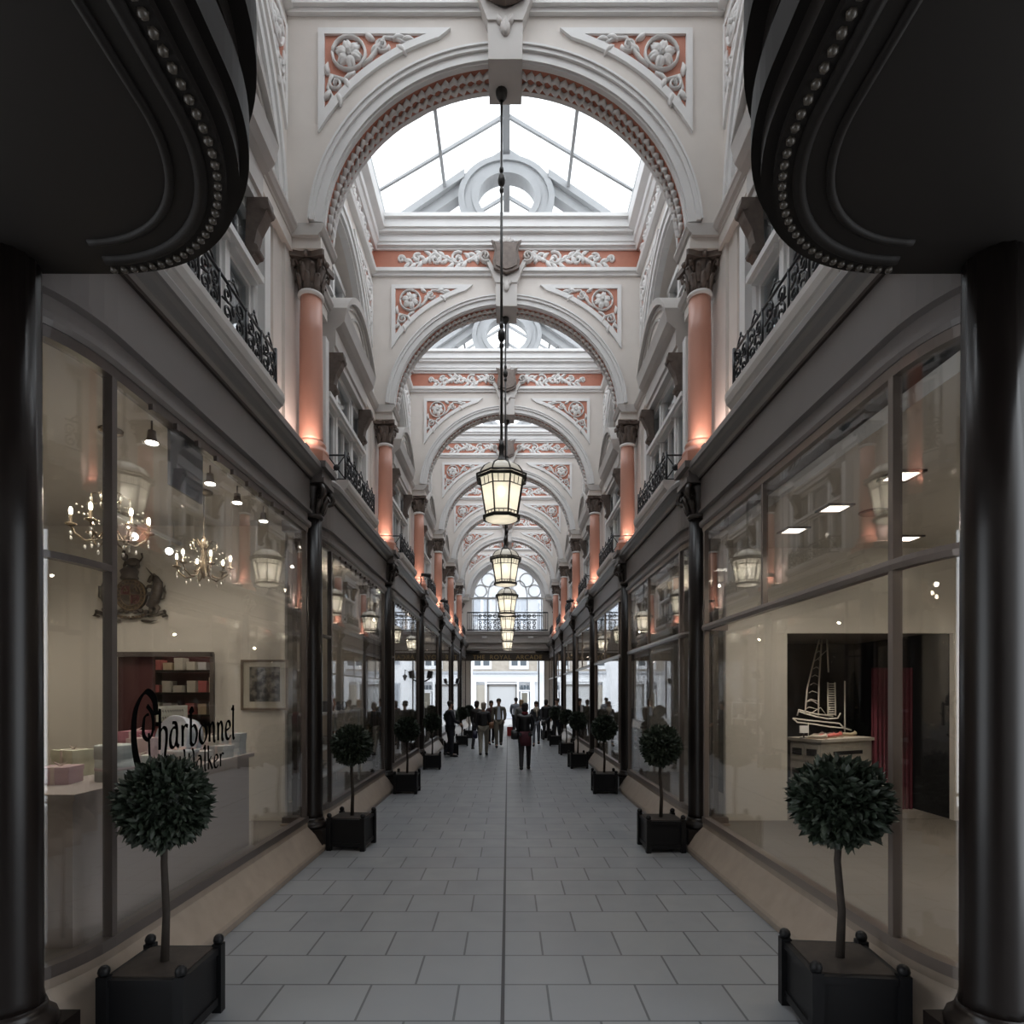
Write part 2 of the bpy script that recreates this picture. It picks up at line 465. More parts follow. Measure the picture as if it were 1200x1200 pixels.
colw = {-1: 'at the mouth of the arcade', 0: 'nearest of its row', 1: 'second of its row', 2: 'third of its row', 3: 'fourth of its row', 4: 'fifth of its row', 5: 'farthest of its row'}
first = True
for n in range(0, 6):
    for s in (-1, 1):
        sd = 'left' if s < 0 else 'right'
        lu = 'salmon column with bronze leafy capital, %s side, %s' % (sd, colw[n])
        ll = 'black shopfront column with dark scrolled capital, %s side, %s' % (sd, colw[n])
        if first:
            uc0.location = side_loc(s, Y(n)); uc0['label'] = lu; lc0.location = side_loc(s, Y(n)); lc0['label'] = ll; first = False
        else:
            dup(uc0, side_loc(s, Y(n)), RZ(s), lu); dup(lc0, side_loc(s, Y(n)), RZ(s), ll)
for s in (-1, 1):
    dup(lc0, side_loc(s, Y(-1)), RZ(s), 'black shopfront column with dark scrolled capital, %s side, %s' % ('left' if s < 0 else 'right', colw[-1]))

# ---- uplights
UPM = mat('uplight_face', (1, .9, .8), .5, emit=(1, .72, .55), estr=3)
def uplight(s, n):
    R = thing('uplight', 'small uplight box at the foot of the %s salmon column, %s side' % (ORD[n], 'left' if s < 0 else 'right'), 'light', side_loc(s, Y(n)-.42), RZ(s), 'uplights on the shop cornices')
    sg = 1 if s < 0 else -1
    m = MB(True); m.box(2.40, 2.62, -.06, .06, 4.91, 5.02); m.build('housing', IRON, R)
    m = MB(True); m.box(2.415, 2.605, -.045, .045, 5.02, 5.028); m.build('lamp_face', UPM, R)
    return R
for n in range(0, 6):
    for s in (-1, 1):
        uplight(s, n)
        ld = bpy.data.lights.new('uplight_lamp', 'SPOT'); ld.energy = 5; ld.color = (1, .78, .70)
        ld.spot_size = R_ = math.radians(120); ld.spot_blend = .8; ld.shadow_soft_size = .06
        lo = bpy.data.objects.new('uplight_lamp', ld); COL.objects.link(lo)
        lo.location = (s*2.40, Y(n)-.36, 5.06)
        d = Vector((s*.22, .34, 1.0)); lo.rotation_euler = d.to_track_quat('-Z', 'Y').to_euler()

# ---- first floor window with balcony, consoles and segmental pediment
def make_window():
    R = thing('pedimented_window', '', 'window', side_loc(-1, 0), 0, 'first floor windows with curved pediments')
    m = MB(True)                                            # frame: jambs, mullions, head, transom
    X0, X1 = 2.70, 2.80
    for y in (-1.10, -.46, .46, 1.10):
        m.box(X0, X1, y-.05, y+.05, 5.22, 7.12)
    m.box(X0, X1, -1.05, 1.05, 7.05, 7.15); m.box(X0-.03, X1, -1.15, 1.15, 5.20, 5.30)
    for a, b in ((-1.05, -.51), (-.41, .41), (.51, 1.05)):
        m.box(X0-.09, X1, a-.05, b+.05, 6.43, 6.50); m.box(X0-.05, X1, a, b, 6.38, 6.43)
        m.box(X0+.03, X1, a, a+.05, 5.30, 7.05); m.box(X0+.03, X1, b-.05, b, 5.30, 7.05)
        m.box(X0+.03, X1, a+.05, b-.05, 5.30, 5.38); m.box(X0+.03, X1, a+.05, b-.05, 6.34, 6.42)
    m.box(X0+.02, X1, -.02, .02, 5.38, 6.34)
    m.box(2.62, 2.82, -1.30, -1.15, 5.20, 7.2); m.box(2.62, 2.82, 1.15, 1.30, 5.20, 7.2)   # side pilasters
    m.build('frame', WHITE, R)
    m = MB(True)
    for a, b in ((-1.0, -.56), (-.36, .36), (.56, 1.0)):
        m.box(2.765, 2.775, a, b, 5.36, 7.06)
    m.build('glass_pane', UPGL, R)
    m = MB(True)
    m.box(2.95, 3.0, -1.12, 1.12, 5.25, 7.12); m.build('dark_room_behind', BLIND, R)
    m = MB(True)
    for a in (-.98, .60):
        pr = [(a+.38*i/12, 2.86+.025*(i % 2)) for i in range(13)]
        m.strip([(p[0], p[1]) for p in pr], [(p[0], p[1]+.012) for p in pr], 5.4, 7.05, 'z') if False else None
        for i in range(6): m.tube([(2.86, a+.03+.065*i, 5.35), (2.86, a+.03+.065*i, 7.06)], .034, 6)
    m.build('curtain', mat('net_curtain', (.34, .35, .36), .8), R)
    m = MB(True)                                            # entablature
    m.prism([(2.85, 7.15), (2.60, 7.15), (2.60, 7.24), (2.57, 7.26), (2.57, 7.50), (2.50, 7.55), (2.44, 7.62), (2.42, 7.72), (2.40, 7.80), (2.85, 7.80)], -.98, .98)
    m.build('entablature', GREY, R)
    m = MB(True)                                            # segmental pediment
    n = 18; w = .98; rise = .52
    def seg(dw, dz, base=7.80):
        return [(-(w-dw)+2*(w-dw)*i/n, base+dz+(rise-dz*.4)*(1-((2*i/n-1))**2)) for i in range(n+1)]
    o1 = [(y, z+.02+.10*(1-abs(y/w)**3)) for y, z in seg(0, 0)]; i1 = [(y, z-.005) for y, z in seg(0, 0)]
    m.strip(o1, i1, 2.40, 2.85, 'x')
    o2 = [(y*.96, z-.0) for y, z in seg(0, 0)]; i2 = [(y*.93, max(7.8, z-.07)) for y, z in seg(0, 0)]
    m.strip(o2, i2, 2.46, 2.85, 'x')
    m.build('curved_pediment', GREY, R)
    m = MB(True)
    A = [(y*.92, max(7.801, z-.05)) for y, z in seg(0, 0)]; B = [(a[0], 7.80) for a in A]
    m.strip(A, B, 2.49, 2.80, 'x'); m.build('tympanum', CREAM, R)
    m = MB(True)
    A = [(y*.72, max(7.86, z-.14)) for y, z in seg(0, 0)]; B = [(y*.66, max(7.88, z-.17)) for y, z in seg(0, 0)]
    m.strip(A, B, 2.465, 2.50, 'x'); m.box(2.465, 2.50, -.70, .70, 7.84, 7.87); m.build('tympanum_moulding', GREY, R)
    for y in (-.9, .9):                                       # consoles
        m = MB(True)
        m.prism([(2.68, 7.15), (2.46, 7.15), (2.45, 7.08), (2.50, 6.95), (2.57, 6.82), (2.60, 6.68), (2.58, 6.60), (2.62, 6.54), (2.70, 6.56)], y-.07, y+.07)
        m.tube([(2.49, y-.085, 7.06), (2.49, y+.085, 7.06)], .05, 8); m.tube([(2.60, y-.08, 6.62), (2.60, y+.08, 6.62)], .045, 8)
        m.build('console', BRONZE, R)
    # balcony ledge
    m = MB(True)
    m.box(2.46, 2.85, -.98, .98, 4.90, 5.04)
    m.prism([(2.85, 5.03), (2.43, 5.03), (2.40, 5.07), (2.38, 5.08), (2.36, 5.14), (2.36, 5.20), (2.85, 5.20)], -1.04, 1.04)
    m.build('balcony_ledge', GREY, R)
    # iron railing
    m = MB(True); X = 2.43; z0, z1 = 5.205, 5.60; L = .96
    def rail(p, q, r=.012): m.tube([p, q], r, 5)
    for z in (z0+.03, z1): rail((X, -L, z), (X, L, z), .014)
    for e in (-1, 1):
        for z in (z0+.03, z1): rail((X, e*L, z), (2.72, e*L, z), .014)
        rail((X, e*L, z0), (X, e*L, z1+.05), .018); rail((2.70, e*L, z0), (2.70, e*L, z1+.03), .014)
        rail((X, e*L, z0+.03), (2.70, e*L, z1), .01); rail((X, e*L, z1), (2.70, e*L, z0+.03), .01)
        m.ell((2.565, e*L, (z0+z1)/2+.01), (.05, .02, .05), 8, 5)
    for y in (-.60, -.26, .26, .60): rail((X, y, z0), (X, y, z1+.02), .013)
    mapf = lambda u, v: (X, u, v)
    zc = (z0+z1)/2+.015
    for c0, c1 in ((-.96, -.60), (-.60, -.26), (-.26, .26), (.26, .60), (.60, .96)):
        w2 = (c1-c0)/2; cc = (c0+c1)/2
        for e in (-1, 1):
            m.tube([mapf(*p) for p in spiral(cc+e*w2*.45, zc+.075, w2*.44 if w2 < .2 else w2*.33, .015, e*-1.57, e*1.3, 14)], .0115, 5)
            m.tube([mapf(*p) for p in spiral(cc+e*w2*.45, zc-.085, w2*.44 if w2 < .2 else w2*.33, .015, e*1.57, -e*1.3, 14)], .0115, 5)
        m.tube([mapf(cc-w2*.8, zc), mapf(cc, zc+.04), mapf(cc+w2*.8, zc)], .010, 5)
        m.ell(mapf(cc, zc), (.014, .03, .05), 6, 5)
        m.tube([mapf(cc-w2*.5, z1), mapf(cc-w2*.25, z1+.05), mapf(cc, z1+.075), mapf(cc+w2*.25, z1+.05), mapf(cc+w2*.5, z1)], .010, 5)
        m.ell(mapf(cc, z1+.09), (.012, .02, .03), 6, 4)
    m.build('iron_railing', IRON, R)
    return R
w0 = make_window(); first = True
bayw = {b: ['nearest bay', 'second bay from front', 'third bay from front', 'fourth bay from front', 'fifth bay from front', 'sixth bay from front', 'last bay before the end wall'][b+1] for b in range(-1, 6)}
for b in range(-1, 6):
    for s in (-1, 1):
        lab = 'white window with curved pediment and iron balcony, %s side, %s' % ('left' if s < 0 else 'right', bayw[b])
        if first: w0.location = side_loc(s, YC(b)); w0['label'] = lab; first = False
        else: dup(w0, side_loc(s, YC(b)), RZ(s), lab)

# ---- lunette with upper window and spandrels on the side wall
def make_lunette():
    R = root('trim_1', side_loc(-1, 0), 0)
    m = MB(True); X = 2.72
    def ar(a, b): return [(a*cos(PI*i/28), 7.72+b*sin(PI*i/28)) for i in range(29)]
    m.strip(ar(1.86, 2.26), ar(1.72, 2.12), X-.045, X+.02, 'x'); m.strip(ar(1.92, 2.32), ar(1.84, 2.24), X-.075, X+.01, 'x')
    m.strip(ar(1.72, 2.12), ar(1.67, 2.07), X+.0, X+.12, 'x')
    m.build('archivolt', WHITE, R)
    su = .86
    for g in (-1, 1):
        O, I = spandrel_shapes(su, g < 0)
        m = MB(True); m.strip(O, I, X-.035, X+.01, 'x', closed=True); m.build('spandrel_frame', WHITE, R)
        m = MB(True); m.prism(I, X-.008, X+.01, 'x'); m.build('spandrel_field', RED, R)
        m = MB(True); spandrel_relief(m, lambda u, v, n: (X-.008-n, g*su*u, v)); m.build('spandrel_scrollwork', ORN, R)
    for g in (-1, 1):
        m = MB(True); rinceau(m, lambda u, v, n: (2.685-n, g*(u*.86-.1), v+10.75)); m.build('frieze_scrollwork', ORN, R)
    # upper window
    m = MB(True)
    for y in (-.92, -.32, .32, .92): m.box(2.98, 3.12, y-.05, y+.05, 8.15, 9.35)
    m.box(2.96, 3.12, -.98, .98, 8.05, 8.15); m.box(2.96, 3.12, -.98, .98, 9.3, 9.4); m.box(2.97, 3.12, -.9, .9, 8.85, 8.9)
    m.build('window_frame', WHITE, R)
    m = MB(True); m.box(3.05, 3.06, -.9, .9, 8.12, 9.32); m.build('window_glass', UPGL, R)
    m = MB(True); m.box(3.09, 3.12, -.9, .9, 8.12, 9.32); m.build('window_dark', BLIND, R)
    return R
l0 = make_lunette(); first = True
for b in range(-1, 6):
    for s in (-1, 1):
        if first: l0.location = side_loc(s, YC(b)); l0.name = newtrim(); first = False
        else: c = dup(l0, side_loc(s, YC(b)), RZ(s)); c.name = newtrim()

# ================================================================== TRANSVERSE ARCHES
def make_arch():
    R = thing('ceiling_arch', '', 'arch', (0, 0, 0), 0, 'plaster arches across the arcade')
    F, Bk = -.2, .2
    a, b, z0 = 2.27, 2.16, 7.70
    ts = [PI*i/48 for i in range(49)]
    m = MB()
    A = [(a*cos(t), z0+b*sin(t)) for t in ts]
    A = [(a, 7.79)]+[p for p in A if p[1] > 7.79]+[(-a, 7.79)]
    B = [(p[0], 11.0) for p in A]
    m.strip(A, B, F, Bk); m.box(a, 2.73, F, Bk, 7.79, 11.0); m.box(-2.73, -a, F, Bk, 7.79, 11.0)
    m.build('arch_wall', CREAM, R)
    def el(da): return [((a+da)*cos(t), z0+(b+da)*sin(t)) for t in ts if sin(t)*(b+da) > .09]
    m = MB(); m.strip(el(.0), el(.10), F-.03, F+.01); m.strip(el(.10), el(.17), F-.06, F+.01); m.strip(el(.15), el(.175), F-.08, F+.01)
    m.build('archivolt', WHITE, R)
    m = MB(); m.strip(el(-.012), el(0.0), F+.06, Bk-.06); m.build('soffit_band', RED, R)
    m = MB(); m.strip(el(-.02), el(0.), F+.0, F+.06); m.strip(el(-.02), el(0.), Bk-.06, Bk); m.build('soffit_edge', WHITE, R)
    m = MB()                                                 # guilloche of overlapping leaves on the soffit
    for i in range(2, 63):
        t = PI*i/64
        c = Vector(((a-.03)*cos(t), 0, z0+(b-.03)*sin(t))); tg = Vector((-a*sin(t), 0, b*cos(t))).normalized()
        for e in (-1, 1):
            p = c-tg*.06+Vector((0, e*.015, 0)); q = c+Vector((0, e*.085, 0)); r2 = c+tg*.085+Vector((0, e*.03, 0))
            m.tube([tuple(p), tuple(q), tuple(r2)], [.018, .040, .018], 5)
    m.build('soffit_leaf_band', ORN, R)
    m = MB()
    for g in (1, -1):
        O, I = spandrel_shapes(1, g < 0)
        p = MB(); p.strip(O, I, F-.04, F+.01, 'y', closed=True); P = p.build('spandrel_frame', WHITE, R)
        f = MB(); f.prism(I, F-.01, F+.01, 'y'); f.build('spandrel_field', RED, P)
        q = MB(); spandrel_relief(q, lambda u, v, n: (g*u, F-.01-n*1.2, v)); q.build('spandrel_scrollwork', ORN, P)
    m = MB(); m.prism([(F+.01, 10.43), (F-.06, 10.45), (F-.10, 10.50), (F-.10, 10.54), (F-.04, 10.57), (F+.01, 10.57)], -2.72, 2.72, 'x') if False else None
    m.box(-2.7, 2.7, F-.05, F+.01, 10.42, 10.48); m.box(-2.7, 2.7, F-.10, F+.01, 10.48, 10.53); m.box(-2.7, 2.7, F-.07, F+.01, 10.53, 10.57)
    m.build('ledge', WHITE, R)
    m = MB(); m.box(-2.68, 2.68, F-.02, F+.01, 10.57, 10.94); m.build('red_frieze', RED, R)
    for g in (1, -1):
        q = MB(); rinceau(q, lambda u, v, n: (g*u, F-.02-n*1.2, v+10.745)); q.build('frieze_scrollwork', ORN, R)
    m = MB()
    for x, d, z1, z2 in ((2.62, .06, 10.93, 10.98), (2.60, .12, 10.98, 11.04), (2.56, .14, 11.04, 11.18), (2.54, .22, 11.18, 11.24), (2.5, .26, 11.24, 11.40), (2.5, .32, 11.40, 11.47)):
        m.box(-2.66, 2.66, F-d, Bk+d, z1, z2)
    m.build('cornice_beam', WHITE, R)
    # keystone bracket with volutes
    m = MB()
    m.prism([(-.21, 9.82), (.21, 9.82), (.215, 10.2), (-.215, 10.2)], F-.14, F+.01)
    m.prism([(-.215, 10.2), (.215, 10.2), (.30, 10.42), (.40, 10.62), (.34, 10.66), (.20, 10.42), (0, 10.32), (-.20, 10.42), (-.34, 10.66), (-.40, 10.62), (-.30, 10.42)], F-.16, F+.01)
    mp = lambda u, v, n: (u, F-.16-n, v)
    for g in (-1, 1):
        curl(m, lambda u, v, n: (g*u, F-.12-n, v), .42, 10.74, .12, -2.2, 1.4, .035, .07)
        leaf(m, lambda u, v, n: (g*u, F-.14-n, v), 0, 10.02, 1.9, .25, .05, .05, -1.0)
        leaf(m, lambda u, v, n: (g*u, F-.14-n, v), 0.02, 10.14, .7, .16, .04, .05, 1.0)
    m.box(-.21, .21, F-.14, Bk+.02, 9.74, 9.84)
    for i in range(5): leaf(m, mp, 0, 10.95, PI/2+(i-2)*.5, .17, .04, .05, 0)
    m.build('keystone', GREY, R)
    m = MB()                                                 # shield
    sh = [(-.27, 10.93), (-.30, 10.99), (-.14, 10.93), (0, 10.96), (.14, 10.93), (.30, 10.99), (.27, 10.93), (.23, 10.78), (.27, 10.58), (.25, 10.44), (.14, 10.385), (0, 10.345), (-.14, 10.385), (-.25, 10.44), (-.27, 10.58), (-.23, 10.78)]
    m.prism(sh, F-.24, F-.17)
    s2 = [(x*.82, 10.67+(z-10.67)*.84) for x, z in sh]; m.prism(s2, F-.265, F-.23)
    m.build('shield', BRONZE, R)
    # gable truss with ring above the beam
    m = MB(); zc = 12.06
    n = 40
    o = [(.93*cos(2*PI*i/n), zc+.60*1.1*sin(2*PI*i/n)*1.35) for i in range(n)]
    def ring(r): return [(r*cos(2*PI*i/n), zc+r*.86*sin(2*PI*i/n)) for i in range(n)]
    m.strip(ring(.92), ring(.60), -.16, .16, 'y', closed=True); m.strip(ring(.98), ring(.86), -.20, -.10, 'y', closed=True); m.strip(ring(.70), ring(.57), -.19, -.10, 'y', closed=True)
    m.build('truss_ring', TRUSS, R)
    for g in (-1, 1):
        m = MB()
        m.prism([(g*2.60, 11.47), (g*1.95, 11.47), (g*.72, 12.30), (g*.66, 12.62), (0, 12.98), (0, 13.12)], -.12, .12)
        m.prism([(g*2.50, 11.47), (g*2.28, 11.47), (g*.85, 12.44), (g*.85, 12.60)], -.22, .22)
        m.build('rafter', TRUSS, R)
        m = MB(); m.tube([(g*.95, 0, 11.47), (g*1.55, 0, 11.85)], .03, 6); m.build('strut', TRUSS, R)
    return R
ar0 = make_arch()
for n in range(0, 7):
    w = ['nearest plaster arch, standing on the nearest pair of salmon columns', 'largest full arch seen face on, white plaster scrolls on red', 'second arch framed inside the largest one', 'third arch inwards, between the two nested arches', 'fourth arch inwards, behind the biggest lantern', 'fifth arch inwards, small, above the far lanterns', 'last arch framing the round tracery window'][n]
    if n == 0: ar0.location = (0, Y(0)-.05, 0); ar0['label'] = w
    else: dup(ar0, (0, Y(n)-.05, 0), 0, w)

# ---- skylight
R = root('ceiling', (0, 0, 0))
m = MB()
y0, y1 = 3.0, 35.4
for g in (-1, 1):
    m.prism([(g*2.66, 11.46), (g*2.40, 11.46), (g*2.40, 11.56), (g*2.66, 11.56)], y0, y1)
m.box(-.07, .07, y0, y1, 12.98, 13.12)
y = y0
while y < y1:
    for g in (-1, 1):
        m.prism([(g*2.62, 11.50), (g*2.56, 11.50), (0, 13.0), (0, 13.08)], y-.025, y+.025)
    y += .92
for g in (-1, 1):
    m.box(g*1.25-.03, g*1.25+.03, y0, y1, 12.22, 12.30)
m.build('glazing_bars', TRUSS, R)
m = MB()
for g in (-1, 1):
    m.prism([(g*2.60, 11.555), (g*2.60, 11.565), (0, 13.10), (0, 13.09)], y0, y1)
m.build('skylight_glass', SKYGL, R)
# added unseen behind the camera to block light: solid ceiling, back wall, closed door
m = MB(); m.box(-3.2, 3.2, -1.7, 3.0, 11.2, 11.4); m.box(-3.2, 3.2, 2.9, 3.0, 11.4, 13.0); struct(m.build('ceiling_light_blocker', CREAM))
m = MB(); m.box(-6.2, -1.6, -1.9, -1.7, 0, 11.4); m.box(1.6, 6.2, -1.9, -1.7, 0, 11.4); m.box(-1.6, 1.6, -1.9, -1.7, 3.6, 11.4); struct(m.build('wall_light_blocker', GREY))
m = MB(); m.box(-1.6, 1.6, -1.85, -1.75, 0, 3.6); struct(m.build('door_light_blocker', BLACKW))

# ================================================================== LANTERNS
LG = bpy.data.materials.new('lantern_glass'); LG.use_nodes = True
nt = LG.node_tree; bs = nt.nodes['Principled BSDF']; bs.inputs['Base Color'].default_value = (.66, .65, .60, 1); bs.inputs['Roughness'].default_value = .35
bs.inputs['Emission Color'].default_value = (1, .93, .80, 1); bs.inputs['Emission Strength'].default_value = .06
tl = nt.nodes.new('ShaderNodeBsdfTranslucent'); tl.inputs['Color'].default_value = (.88, .86, .80, 1)
mx = nt.nodes.new('ShaderNodeMixShader'); mx.inputs[0].default_value = .5
nt.links.new(bs.outputs[0], mx.inputs[1]); nt.links.new(tl.outputs[0], mx.inputs[2])
tp = nt.nodes.new('ShaderNodeBsdfTransparent'); m2 = nt.nodes.new('ShaderNodeMixShader'); m2.inputs[0].default_value = .18
nt.links.new(mx.outputs[0], m2.inputs[1]); nt.links.new(tp.outputs[0], m2.inputs[2]); nt.links.new(m2.outputs[0], nt.nodes['Material Output'].inputs['Surface'])
BULB = mat('lamp_bulb', (1, 1, 1), .5, emit=(1, .93, .8), estr=6)
def make_lantern():
    R = thing('hanging_lantern', '', 'lantern', (0, 0, 0), 0, 'lanterns hanging down the middle of the arcade')
    zt, zb, rt, rb = 4.73, 4.25, .295, .212
    def P(r, k, z): return (r*cos(PI/8+k*PI/4), r*sin(PI/8+k*PI/4), z)
    def lerp(f): return rb+(rt-rb)*f, zb+(zt-zb)*f
    m = MB()
    for k in range(8):
        m.tube([P(rb, k, zb), P(rt, k, zt)], .011, 5)
        for f in (.13, .80):
            r, z = lerp(f); m.tube([P(r, k, z), P(r, k+1, z)], .007, 5)
        for f0, f1 in ((0, .13), (.80, 1)):
            for j in (1, 2):
                r0, z_0 = lerp(f0); r1, z_1 = lerp(f1)
                p0 = Vector(P(r0, k, z_0)).lerp(Vector(P(r0, k+1, z_0)), j/3); p1 = Vector(P(r1, k, z_1)).lerp(Vector(P(r1, k+1, z_1)), j/3)
                m.tube([tuple(p0), tuple(p1)], .005, 4)
    m.lathe([(.20, zb-.02), (.235, zb-.02), (.245, zb+.02), (.215, zb+.035), (.20, zb+.02)], 8, rot=PI/8, smooth=False) if False else None
    for k in range(8):
        m.tube([P(.235, k, zb-.0), P(.235, k+1, zb-.0)], .024, 6)
        m.tube([P(.325, k, zt+.01), P(.325, k+1, zt+.01)], .022, 6); m.tube([P(.335, k, zt+.045), P(.335, k+1, zt+.045)], .014, 6)
    m.build('frame', IRON2, R)
    m = MB()
    for k in range(8):
        q = [P(rb-.004, k, zb), P(rb-.004, k+1, zb), P(rt-.004, k+1, zt), P(rt-.004, k, zt)]
        c = Vector(sum((Vector(p) for p in q), Vector()))/4; n = Vector((c.x, c.y, 0)).normalized()*.004
        m.add(q+[tuple(Vector(p)-n) for p in q], [(0, 1, 2, 3), (7, 6, 5, 4), (0, 4, 5, 1), (1, 5, 6, 2), (2, 6, 7, 3), (3, 7, 4, 0)])
    m.build('side_glass', LG, R)
    m = MB(); m.lathe([(.215, zb-.01), (.20, zb-.025), (.12, zb-.04), (.02, zb-.045)], 24); m.build('bottom_glass', LG, R)
    m = MB(); prof = [(.29, zt+.05), (.275, zt+.10), (.235, zt+.16), (.165, zt+.205), (.08, zt+.23)]
    m.lathe(prof, 24); m.build('dome_glass', mat('dome_glass', (.30, .29, .26), .2, spec=.6, emit=(1, .93, .78), estr=.10), R)
    m = MB()
    for k in range(8): m.tube([P(r+.004, k, z) for r, z in prof], .010, 5)
    m.lathe([(.095, zt+.215), (.10, zt+.24), (.06, zt+.27), (.035, zt+.32), (.03, zt+.38), (.045, zt+.42), (.02, zt+.52)], 12)
    m.build('dome_ribs', IRON2, R)
    m = MB(); m.tube([(0, 0, zt+.5), (0, 0, 9.76)], .017, 6)
    for z in (6.6, 8.6):
        m.ell((0, 0, z), (.05, .05, .09), 8, 6); m.ell((0, 0, z+.13), (.03, .03, .05), 8, 5); m.ell((0, 0, z-.13), (.03, .03, .05), 8, 5)
    m.lathe([(.03, 9.62), (.07, 9.68), (.075, 9.74)], 12)
    m.build('hanging_rod', IRON2, R)
    m = MB(); m.ell((0, 0, 4.60), (.05, .05, .065), 10, 7); m.build('bulb', BULB, R)
    return R
ln0 = make_lantern()
for n in range(0, 6):
    lab = ['largest glass lantern, nearest, hanging in the middle of the picture', 'second largest glass lantern, just below the nearest', 'third glass lantern down the row', 'fourth lantern, overlapped by the third above it', 'fifth small lantern, second from the bottom of the row', 'smallest and lowest lantern of the row, in front of the balcony beam'][n]
    x = (-.05, -.02, 0, .01, .01, .0)[n]
    if n == 0: ln0.location = (x, Y(0), 0); ln0['label'] = lab
    else: dup(ln0, (x, Y(n), 0), n*.05, lab)
    ld = bpy.data.lights.new('lantern_lamp', 'POINT'); ld.energy = 1.4; ld.color = (1, .92, .80); ld.shadow_soft_size = .07
    lo = bpy.data.objects.new('lantern_lamp', ld); COL.objects.link(lo); lo.location = (x, Y(n), 4.50)
# ================================================================== SHOPFRONTS
def front_path(g):
    """plan path of one shopfront: curved return at the end nearer the arcade mouth, square return at the other (g flips it)"""
    h = 2.3; N = 8
    P = [(2.76-.28*sin(PI/2*i/N), -(h-.73)-.57*cos(PI/2*i/N)) for i in range(N+1)]
    S = [P[-1], (2.48, h-.31)]; T = [(2.48, h-.31), (2.74, h-.305)]
    if g < 0:
        fl = lambda L: [(x, -y) for x, y in reversed(L)]
        return fl(P), fl(S), fl(T), fl(P+S[1:]+T[1:])
    return P, S, T, P+S[1:]+T[1:]
def make_shopfront(kind):
    g = -1 if kind == 'B' else 1
    PA, ST, TT, FULL = front_path(g)
    R = thing('shopfront', '', 'shopfront', side_loc(-1, 0), 0, 'taupe painted shopfronts with big curved glass windows')
    m = MB(True)
    m.sweep(FULL, [(-.06, 4.05), (.05, 4.05), (.065, 4.08), (.065, 4.12), (.03, 4.14), (.03, 4.225), (.075, 4.24), (.075, 4.27), (.05, 4.28), (.05, 4.68), (-.06, 4.68)])
    m.build('fascia', TAUPE, R)
    m = MB(True)
    m.sweep(FULL, [(-.30, 4.68), (.07, 4.68), (.09, 4.72), (.10, 4.73), (.14, 4.76), (.165, 4.79), (.185, 4.80), (.185, 4.86), (.16, 4.90), (-.30, 4.91)])
    m.build('cornice', TAUPE2, R)
    m = MB(True); m.sweep(FULL, [(.045, 4.655), (.075, 4.655), (.075, 4.685), (.045, 4.685)]); m.build('shadow_strip', mat('painted_shadow', (.03, .02, .016), .5), R)  # dark strip painted in place of the shadow under the cornice
    fm = FRAME_L if kind == 'B' else FRAME
    m = MB(True)
    m.sweep(FULL, [(-.05, .40), (.04, .40), (.04, .47), (-.05, .47)])
    m.sweep(FULL, [(-.05, 3.99), (.03, 3.99), (.04, 4.05), (-.05, 4.05)])
    for x, y in ((2.76, -g*2.14), (2.48, -g*1.57), (2.48, g*1.985)):
        m.box(x-.03, x+.03, y-.024, y+.024, .40, 4.05)
    if kind == 'B':
        m.sweep(FULL, [(-.03, 2.77), (.035, 2.77), (.045, 2.805), (.035, 2.84), (-.03, 2.84)])
        m.box(2.455, 2.505, -g*-.33-.02, -g*-.33+.02, 2.84, 4.05) 
    else:
        m.sweep(PA, [(-.03, 2.76), (.03, 2.76), (.03, 2.80), (-.03, 2.80)])
    for i in range(9 if kind == 'A' else 0):
        y = -1.2+.3*i; m.box(2.42, 2.45, y-.02, y+.02, 3.955, 4.0)
    m.build('window_frame', fm, R)
    for nm, path in (('corner_glass', PA), ('main_glass', ST), ('end_glass', TT)):
        m = MB(True); m.sweep(path, [(-.006, .45), (.006, .45), (.006, 4.02), (-.006, 4.02)]); m.build(nm, GLASS, R)
    m = MB(True)
    m.sweep(FULL, [(-.10, 0), (.19, 0), (.20, .06), (.19, .09), (.03, .34), (.03, .40), (-.10, .40)])
    m.build('sloping_sill', STONE, R)
    return R
sfA = make_shopfront('A'); sfB = make_shopfront('B')
sfA.location = side_loc(-1, YC(-1)); sfB.location = side_loc(1, YC(-1)); sfB.rotation_euler = (0, 0, PI)
sfA['label'] = 'nearest left shopfront with one tall pane, chocolate shop lettering on its glass'
sfB['label'] = 'nearest right shopfront with a glazing bar across, pale room behind it'
for b in range(0, 6):
    dup(sfA, side_loc(-1, YC(b)), 0, 'taupe shopfront with tall plain window, left side, %s' % bayw[b])
    dup(sfB, side_loc(1, YC(b)), PI, 'taupe shopfront with bar across its window, right side, %s' % bayw[b])

